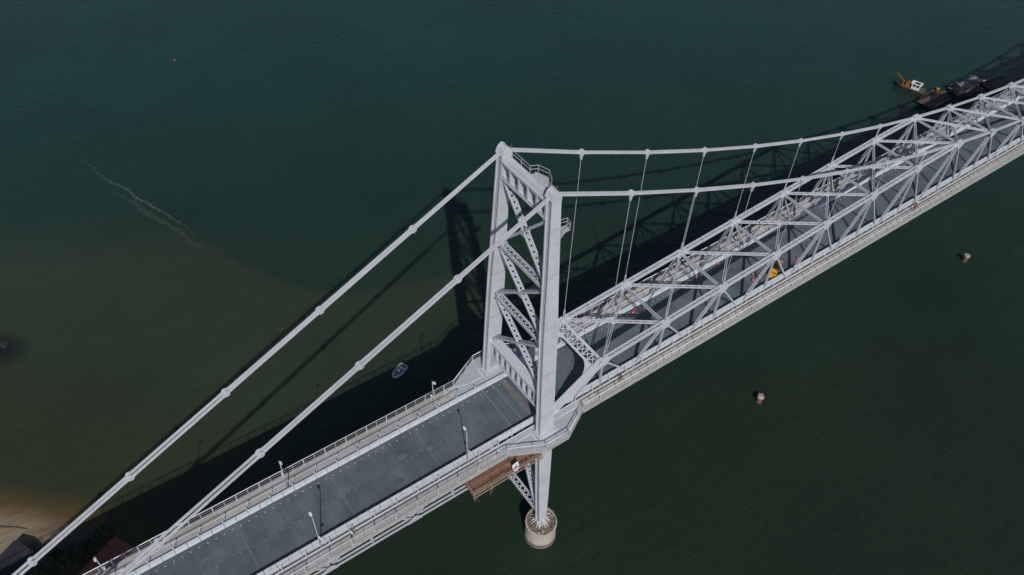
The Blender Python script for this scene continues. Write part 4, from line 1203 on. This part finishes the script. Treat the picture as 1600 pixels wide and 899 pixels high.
# work boat
def workboat(loc, rz):
    t = thing('work_boat', 'rusty work boat with white wheelhouse and orange crane beside a barge', 'boat', loc, rz)
    mb = MB(); rings = []
    for x, b, zt_ in ((-5.0, 1.5, 1.1), (-4.6, 1.75, 1.05), (-1, 1.95, 1.0), (2.5, 1.8, 1.15), (4.2, 1.1, 1.45), (5.3, 0.12, 1.75)):
        rings.append([(x, -b, zt_), (x, -b * 0.85, -0.6), (x, b * 0.85, -0.6), (x, b, zt_)])
    loft(mb, rings, close=True); fix_normals(mb.build('hull', RUST, t))
    mb = MB()
    for s in (-1, 1):
        for (x0, b0, z0_), (x1, b1, z1_) in zip([(-5.0, 1.5, 1.1), (-1, 1.95, 1.0), (2.5, 1.8, 1.15), (4.2, 1.1, 1.45)], [(-1, 1.95, 1.0), (2.5, 1.8, 1.15), (4.2, 1.1, 1.45), (5.3, 0.12, 1.75)]):
            mb.beam((x0, s * b0, z0_ + 0.12), (x1, s * b1, z1_ + 0.12), 0.12, 0.28, (0, 1, 0))
    mb.build('bulwark', RUST, t)
    for i in range(11):
        mb = MB(); x0 = -4.7 + 0.72 * i; mb.box(x0, x0 + 0.68, -1.5, 1.5, 1.2, 1.26); mb.build('deck_board', DECKW, t)
    w = part_empty('wheelhouse', t)
    mb = MB(); mb.box(-2.7, -0.1, -0.95, 0.95, 1.26, 3.2); mb.build('cabin_wall', WHITEP, w)
    mb = MB(); mb.box(-3.1, 0.3, -1.25, 1.25, 3.2, 3.36); mb.build('cabin_roof', WHITEP, w)
    mb = MB(); mb.box(-2.5, -0.9, -0.2, 0.9, 3.37, 3.62); mb.build('solar_panel', DARK, w)
    for x0, x1, y0, y1 in ((-0.098, -0.06, -0.8, -0.1), (-0.098, -0.06, 0.1, 0.8)):
        mb = MB(); mb.box(x0, x1, y0, y1, 2.2, 2.9); mb.build('window', GLASS, w)
    for x0 in (-2.4, -1.3):
        for s in (-1, 1):
            mb = MB(); mb.box(x0, x0 + 0.8, s * 0.96 - 0.015, s * 0.96 + 0.015, 2.2, 2.9); mb.build('window', GLASS, w)
    mb = MB(); mb.box(0.5, 1.9, -1.0, 0.5, 1.26, 2.3); mb.cyl((1.2, -0.9, 2.3), (1.2, 0.4, 2.3), 0.5, 12); mb.build('winch', RUSTO, t)
    cpt = part_empty('crane', t)
    mb = MB(); mb.cyl((2.7, 0.4, 1.2), (2.7, 0.4, 3.0), 0.22, 10); mb.build('crane_post', RUSTO, cpt)
    mb = MB(); mb.laced((2.7, 0.4, 2.9), (5.6, -0.6, 4.1), (0, 1, 0), 0.26, 0.2, 0.06, 0.5, 0.04); mb.build('crane_boom', RUSTO, cpt)
    mb = MB(); mb.cyl((5.5, -0.56, 4.0), (5.5, -0.56, 2.2), 0.03, 5); mb.build('crane_cable', BLACK, cpt)
    for i in range(5):
        mb = MB(); a = -3.9 + 0.25 * i; mb.cyl((a, -1.0 + 0.35 * i, 1.26), (a, -1.0 + 0.35 * i, 1.9), 0.22, 10); mb.build('drum', RUST if i % 2 else CONC_D, t)
    for i in range(6):
        mb = MB()
        for q in range(10):
            a, b = 6.2832 * q / 10, 6.2832 * (q + 1) / 10
            c = V((-4.0 + 1.3 * i, -1.98, 0.75))
            mb.cyl(c + V((0.3 * math.cos(a), 0, 0.3 * math.sin(a))), c + V((0.3 * math.cos(b), 0, 0.3 * math.sin(b))), 0.1, 6)
        mb.build('tyre_fender', BLACK, t)
    t.scale = (0.88, 0.82, 0.85)
workboat((171.0, 43.0, WATER_Z), math.radians(108))

def barge(name, loc, rz, Lx, Ly, h, label):
    t = thing(name, label, 'barge', loc, rz)
    mb = MB(); mb.prism([(-Lx / 2, -Ly / 2, h), (-Lx / 2 + 0.9, -Ly / 2, -0.6), (Lx / 2 - 0.9, -Ly / 2, -0.6), (Lx / 2, -Ly / 2, h)], (0, Ly, 0)); fix_normals(mb.build('hull', RUST, t))
    n = int(Lx / 0.8)
    for i in range(n):
        mb = MB(); x0 = -Lx / 2 + 0.15 + (Lx - 0.3) * i / n; mb.box(x0, x0 + (Lx - 0.3) / n - 0.04, -Ly / 2 + 0.15, Ly / 2 - 0.15, h + 0.003, h + 0.08); mb.build('deck_board', DECKW, t)
    for s in (-1, 1):
        mb = MB(); mb.box(-Lx / 2, Lx / 2, s * (Ly / 2 - 0.06) - 0.06, s * (Ly / 2 - 0.06) + 0.06, h + 0.003, h + 0.3); mb.build('coaming', RUST, t)
    for sx in (-1, 1):
        for sy in (-1, 1):
            mb = MB(); mb.cyl((sx * (Lx / 2 - 0.6), sy * (Ly / 2 - 0.5), h + 0.08), (sx * (Lx / 2 - 0.6), sy * (Ly / 2 - 0.5), h + 0.6), 0.14, 8); mb.build('bollard', RUST, t)
    return t
barge('deck_barge', (172.0, 36.0, WATER_Z), math.radians(5), 11.0, 5.2, 0.9, 'dark rusty deck barge moored against the white-cabined work boat')
barge('deck_barge', (184.5, 33.6, WATER_Z), math.radians(-22), 10.5, 4.6, 0.8, 'dark barge carrying two grey sheds beyond the bridge truss')
# mooring lines between the boats
for A, B, lab in (((171.6, 39.4, 2.7), (172.6, 38.3, 2.9), 'short mooring rope between work boat and barge'), ((177.2, 36.6, 2.9), (179.9, 35.2, 2.8), 'mooring rope between the two nearer barges')):
    A, B = V(A), V(B); P_ = [A.lerp(B, q / 6) - V((0, 0, 0.35 * math.sin(math.pi * q / 6))) for q in range(7)]
    rg = []
    for i, p in enumerate(P_):
        d = (P_[min(6, i + 1)] - P_[max(0, i - 1)]).normalized(); n1 = V((-d.y, d.x, 0)).normalized(); n2 = d.cross(n1)
        rg.append([p + n1 * 0.05 * math.cos(q) + n2 * 0.05 * math.sin(q) for q in [6.2832 * k / 5 for k in range(5)]])
    mb = MB(); loft(mb, rg, close=True); tag(fix_normals(mb.build('mooring_rope', WOODL)), lab, 'rope', 'mooring ropes')
barge('deck_barge', (194.5, 30.6, WATER_Z), math.radians(-12), 9.0, 4.2, 0.8, 'dark barge farthest along the span, next to the white dinghy')
def shed(loc, rz, lx, ly, h, label):
    t = thing('site_shed', label, 'shed', loc, rz, group='sheds on the barge')
    mb = MB(); mb.box(-lx / 2, lx / 2, -ly / 2, ly / 2, 0, h); mb.build('wall', SHED, t)
    n = 5
    for i in range(n):
        mb = MB(); x0 = -lx / 2 - 0.1 + (lx + 0.2) * i / n; mb.box(x0, x0 + (lx + 0.2) / n - 0.03, -ly / 2 - 0.1, ly / 2 + 0.1, h + 0.002, h + 0.09); mb.build('roof_sheet', SHED, t)
    mb = MB(); mb.box(-0.45, 0.45, -ly / 2 - 0.03, -ly / 2 - 0.002, 0.05, h * 0.85); mb.build('door', DARK, t)
bz = WATER_Z + 0.89
shed((182.0, 33.9, bz), math.radians(-22), 3.6, 2.8, 2.2, 'grey flat roofed shed on the barge end nearer the work boat')
shed((187.0, 34.3, bz), math.radians(14), 2.8, 2.3, 2.2, 'grey flat roofed shed on the barge end away from the work boat')
t = thing('water_tank', 'small yellow tank standing on the dark barge deck', 'tank', (175.8, 37.6, WATER_Z + 0.985))
mb = MB(); mb.cyl((0, 0, 0.1), (0, 0, 1.25), 0.62, 16); mb.cyl((0, 0, 1.25), (0, 0, 1.45), 0.62, 16, 0.3); mb.build('tank_body', TANKY, t); t.scale = (0.8, 0.8, 0.8)
mb = MB(); mb.box(-0.6, 0.6, -0.6, 0.6, 0, 0.1); mb.build('pallet', DECKW, t)
mb = MB(); mb.cyl((0, 0, 1.45), (0, 0, 1.52), 0.2, 10); mb.build('lid', BLACK, t)
def dinghy(loc, rz, label):
    t = thing('dinghy', label, 'boat', loc, rz, group='white dinghies by the barges')
    mb = MB(); rings = []
    for x, b in ((-1.5, 0.6), (-0.5, 0.75), (0.6, 0.65), (1.3, 0.3), (1.7, 0.03)):
        rings.append([(x, -b, 0.5), (x, -b * 0.7, -0.1), (x, b * 0.7, -0.1), (x, b, 0.5), (x, b - 0.06 * min(1, b * 4), 0.5), (x, b * 0.62, 0.02), (x, -b * 0.62, 0.02), (x, -b + 0.06 * min(1, b * 4), 0.5)])
    loft(mb, rings, close=True); fix_normals(mb.build('hull', WHITEP, t))
    for x in (-0.8, 0.3):
        mb = MB(); mb.box(x - 0.14, x + 0.14, -0.62, 0.62, 0.33, 0.37); mb.build('thwart', DECKW, t)
dinghy((182.6, 37.3, WATER_Z), 0.4, 'white dinghy tied beside the two grey sheds')
dinghy((192.6, 34.3, WATER_Z), -0.5, 'white dinghy beside the farthest dark barge')

# foam streak along the tide line: nobody could count it
def foam(pts, w, strength):
    mb = MB(); rnd = random.Random(11); fade = []
    # Catmull subdivision
    P = []
    for i in range(len(pts) - 1):
        a = V((*pts[max(0, i - 1)], 0)); b = V((*pts[i], 0)); c = V((*pts[i + 1], 0)); d = V((*pts[min(len(pts) - 1, i + 2)], 0))
        for q in range(8):
            u = q / 8
            P.append(0.5 * ((2 * b) + (c - a) * u + (2 * a - 5 * b + 4 * c - d) * u * u + (3 * b - a - 3 * c + d) * u ** 3))
    n = len(P)
    for i, p in enumerate(P):
        d = (P[min(n - 1, i + 1)] - P[max(0, i - 1)]).normalized(); nn = V((-d.y, d.x, 0))
        f_ = math.sin(math.pi * i / (n - 1))
        ww = w * (0.35 + 0.65 * f_) * rnd.uniform(0.6, 1.35)
        j = nn * rnd.uniform(-0.25, 0.25)
        for k in (-1, -0.35, 0.35, 1):
            q = p + j + nn * (ww * k); mb.v.append((q.x, q.y, WATER_Z + 0.006)); fade.append((strength * f_ ** 0.7) if abs(k) < 0.9 else 0.0)
    for i in range(n - 1):
        for k in range(3):
            mb.f.append((i * 4 + k, i * 4 + k + 1, i * 4 + 4 + k + 1, i * 4 + 4 + k)); mb.m.append(0)
    o = stuff(mb.build('sea_foam', FOAM))
    at = o.data.attributes.new('fade', 'FLOAT', 'POINT')
    at.data.foreach_set('value', fade)
    return tag(o, 'thin broken streak of pale foam on the tide line', 'foam')
f1 = foam([(-35.7, 139.9), (-33.6, 133.3), (-32.4, 127.0), (-30.5, 122.9), (-29.1, 120.0), (-28.5, 115.8), (-27.3, 113.7), (-25.8, 109.3), (-24.5, 106.3), (-23.4, 102.9), (-22.4, 99.5), (-21.3, 94.4)], 0.45, 0.42)
f2 = foam([(-33.5, 124.0), (-31.0, 118.0), (-29.2, 114.0), (-28.6, 110.5), (-26.8, 106.0), (-24.6, 100.0), (-22.8, 93.0), (-20.2, 88.0)], 1.0, 0.16)
f2['label'] = 'faint second foam trail on the shore side of the streak'

# rocks awash
def rock(loc, r, sd, label):
    bm = bmesh.new(); bmesh.ops.create_icosphere(bm, subdivisions=3, radius=1.0)
    rnd = random.Random(sd); ph = [rnd.uniform(0, 6) for _ in range(6)]
    for v in bm.verts:
        c = v.co; k = 1 + 0.18 * math.sin(3 * c.x + ph[0]) * math.sin(2.6 * c.y + ph[1]) + 0.12 * math.sin(6 * c.y + ph[2] + 4 * c.z) + 0.07 * math.sin(9 * c.x + ph[3])
        v.co = V((c.x * r * k * 1.3, c.y * r * k, c.z * r * 0.35 * k))
    me = bpy.data.meshes.new('sea_rock'); bm.to_mesh(me); bm.free(); me.materials.append(ROCK)
    o = bpy.data.objects.new('sea_rock', me); COL.objects.link(o); o.location = loc; o.rotation_euler = (0, 0, rnd.uniform(0, 3))
    tag(o, label, 'rock', 'rocks awash off the beach')
rock((-65.0, 85.6, WATER_Z - 0.2), 1.0, 1, 'dark rock awash at the picture edge, largest of three')
rock((-62.2, 86.8, WATER_Z - 0.22), 0.7, 2, 'low dark rock awash, farthest from the picture edge')
rock((-66.6, 84.6, WATER_Z - 0.2), 0.8, 3, 'dark rock awash, closest to the beach')

# ================================================================== SHORE
def house(name, loc, ux, lu, lv, hw, hr, roofm, label, ntu, ntv):
    """gabled house; u axis direction ux, ridge along v; loc = corner"""
    u = V((ux[0], ux[1], 0)).normalized(); v = V((u.y, -u.x, 0))
    gz = min(land_h(loc[0], loc[1]), land_h(*(V((loc[0], loc[1], 0)) + u * lu + v * lv)[:2])) - 0.3
    t = thing(name, label, 'house', (loc[0], loc[1], gz))
    R = lambda a, b, z: u * a + v * b + V((0, 0, z))
    mb = MB()
    c = [R(0.3, 0.3, 0), R(lu - 0.3, 0.3, 0), R(lu - 0.3, lv - 0.3, 0), R(0.3, lv - 0.3, 0)]
    mb.frame8(c + [p + V((0, 0, hw)) for p in c])
    fix_normals(mb.build('wall', PLASTER, t))
    for b in (0.3, lv - 0.3):
        mb = MB(); mb.prism([R(0.3, b - 0.02, hw), R(lu - 0.3, b - 0.02, hw), R(lu / 2, b - 0.02, hw + hr)], v * 0.04); fix_normals(mb.build('gable', PLASTER, t))
    rf = part_empty('roof', t)
    src = {}
    for side in (0, 1):
        for i in range(ntu):
            for j in range(ntv):
                a0, a1 = (lu / 2 * i / ntu, lu / 2 * (i + 1) / ntu)
                z0, z1 = hw + hr * i / ntu, hw + hr * (i + 1) / ntu
                if side: a0, a1 = lu - a0, lu - a1
                b0, b1 = lv * j / ntv, lv * (j + 1) / ntv
                mb = MB(); q = [R(a0, b0 + 0.02, z0 + 0.1), R(a0, b1 - 0.02, z0 + 0.1), R(a1, b1 - 0.02, z1 + 0.03), R(a1, b0 + 0.02, z1 + 0.03)]
                mb.frame8(q + [p + V((0, 0, 0.06)) for p in q]); fix_normals(mb.build('roof_sheet', roofm, rf))
    mb = MB(); mb.beam(R(lu / 2, 0, hw + hr + 0.1), R(lu / 2, lv, hw + hr + 0.1), 0.35, 0.12, u); mb.build('ridge_cap', roofm, rf)
    for k in range(2):
        mb = MB(); a = lv * (0.3 + 0.35 * k); c = [R(0.25, a, 0.9), R(0.31, a, 0.9), R(0.31, a + 1.2, 0.9), R(0.25, a + 1.2, 0.9)]
        mb.frame8(c + [p + V((0, 0, 1.1)) for p in c]); fix_normals(mb.build('window', GLASS, t))
    mb = MB(); c = [R(lu * 0.4, 0.25, 0), R(lu * 0.4 + 1, 0.25, 0), R(lu * 0.4 + 1, 0.31, 0), R(lu * 0.4, 0.31, 0)]
    mb.frame8(c + [p + V((0, 0, 2.0)) for p in c]); fix_normals(mb.build('door', DECKW, t))
    return t
house('beach_house', (-58.9, 29.8), (0.43, -0.9), 9.5, 11.0, 2.5, 0.9, TILE, 'low house with dark red roof in the shade beside the bridge', 3, 6)
house('beach_shed', (-72.4, 37.9), (0.48, -0.88), 5.0, 7.0, 2.1, 0.5, TIN, 'dark roofed hut on the sand at the picture corner', 2, 4)

def bush(loc, r, h, sd, m, label, name='shrub', trunk=0.5):
    t = thing(name, label, 'shrub' if name == 'shrub' else 'tree', loc, group='dark shrubs on the shaded bank')
    rnd = random.Random(sd)
    mb = MB()
    cl = []
    for q in range(5):
        a = rnd.uniform(0, 6.28); rr = r * rnd.uniform(0.2, 0.75)
        tip = V((rr * math.cos(a), rr * math.sin(a), trunk + (h - trunk) * rnd.uniform(0.45, 0.95)))
        mid = V((tip.x * 0.35, tip.y * 0.35, trunk * 0.9))
        mb.cyl((0, 0, -0.2), mid, 0.13, 6, 0.08); mb.cyl(mid, tip, 0.08, 5, 0.03); cl.append(tip)
    mb.build('trunk', BARK, t)
    for q in range(7):
        a = rnd.uniform(0, 6.28); rr = r * rnd.uniform(0.3, 0.9); cl.append(V((rr * math.cos(a), rr * math.sin(a), trunk + (h - trunk) * rnd.uniform(0.2, 0.8))))
    mb = MB()
    for c in cl:
        rc = r * rnd.uniform(0.3, 0.5)
        for _ in range(110):
            d = V((rnd.gauss(0, 1), rnd.gauss(0, 1), rnd.gauss(0, 0.8))).normalized() * rc * rnd.uniform(0.5, 1.05)
            p = c + d; s = rnd.uniform(0.09, 0.2)
            a = V((rnd.gauss(0, 1), rnd.gauss(0, 1), rnd.gauss(0, 0.5))).normalized(); b = a.orthogonal().normalized()
            mb._add([p - a * s, p + b * s * 0.5, p + a * s, p - b * s * 0.5], [(0, 1, 2, 3)])
    mb.build('crown', m, t)
for i, (x, y, r, h, m, lab) in enumerate((
        (-60.6, 32.0, 1.8, 2.6, LEAF, 'dark green shrub at the gable corner of the red roofed house'),
        (-63.2, 31.0, 1.5, 2.2, LEAF2, 'olive shrub by the eave of the red roofed house'),
        (-66.0, 30.2, 1.9, 2.8, LEAF, 'dense dark shrub between the house and the chain'),
        (-68.0, 32.4, 1.3, 1.7, LEAF2, 'small olive shrub on bare ground beneath the chain'),
        (-55.4, 24.2, 1.7, 2.4, LEAF, 'dark shrub at the water side of the red roofed house'),
        (-69.3, 29.2, 2.0, 3.2, LEAF, 'tall dark shrub at the lower edge near the blue tarp'))):
    bush((x, y, land_h(x, y) - 0.05), r, h, 20 + i, m, lab)
# tarp-covered heap
t = thing('covered_heap', 'small heap under a blue grey tarp in the shade', 'tarp', (-70.0, 31.0, land_h(-70, 31) - 0.05))
rnd = random.Random(9); mb = MB(); n = 14; rings = []
for z, q in ((0, 1.15), (0.25, 1.0), (0.7, 0.75), (1.0, 0.4), (1.08, 0.05)):
    rings.append([V(((0.9 * math.cos(a)) * q * (1 + 0.1 * math.sin(3 * a + z)), 0.6 * math.sin(a) * q * (1 + 0.12 * math.sin(5 * a)), z + 0.05 * math.sin(4 * a))) for a in [6.2832 * k / n for k in range(n)]])
loft(mb, rings, close=True); fix_normals(mb.build('tarp', TARP, t, True))
mb = MB(); mb.cyl((-0.9, 0, 0.5), (0.9, 0, 0.5), 0.62, 4); mb.v = [(v[0], v[1] * 1.02, v[2]) for v in mb.v]; 
for q in range(3):
    mb2 = MB(); a = q * 2.1; mb2.box(math.cos(a) - 0.12, math.cos(a) + 0.12, 0.65 * math.sin(a) - 0.12, 0.65 * math.sin(a) + 0.12, 0, 0.2); mb2.build('weight_stone', ROCK, t)
# beached pole
t = thing('driftwood_pole', 'long dark driftwood pole lying on the sunlit sand', 'pole', (-72.6, 42.0, land_h(-72.6, 42.0)))
mb = MB(); p0 = V((-1.6, 1.6, 0)); pts = [(-1.7, 1.4), (-0.6, 0.5), (0.6, -0.3), (1.9, -1.6)]
P = [V((a, b, land_h(-72.6 + a, 42 + b) - land_h(-72.6, 42.0) + 0.08)) for a, b in pts]
rings = []
for i, p in enumerate(P):
    d = (P[min(3, i + 1)] - P[max(0, i - 1)]).normalized(); nn = V((-d.y, d.x, 0)).normalized()
    r = 0.13 - 0.02 * i
    rings.append([p + nn * r * math.cos(q) + V((0, 0, r * math.sin(q))) for q in [6.2832 * k / 7 for k in range(7)]])
loft(mb, rings, close=True); fix_normals(mb.build('trunk', BARK, t, True))
mb = MB(); mb.cyl(P[1], P[1] + V((0.5, 0.55, 0.2)), 0.05, 5, 0.02); mb.build('branch_stub', BARK, t)
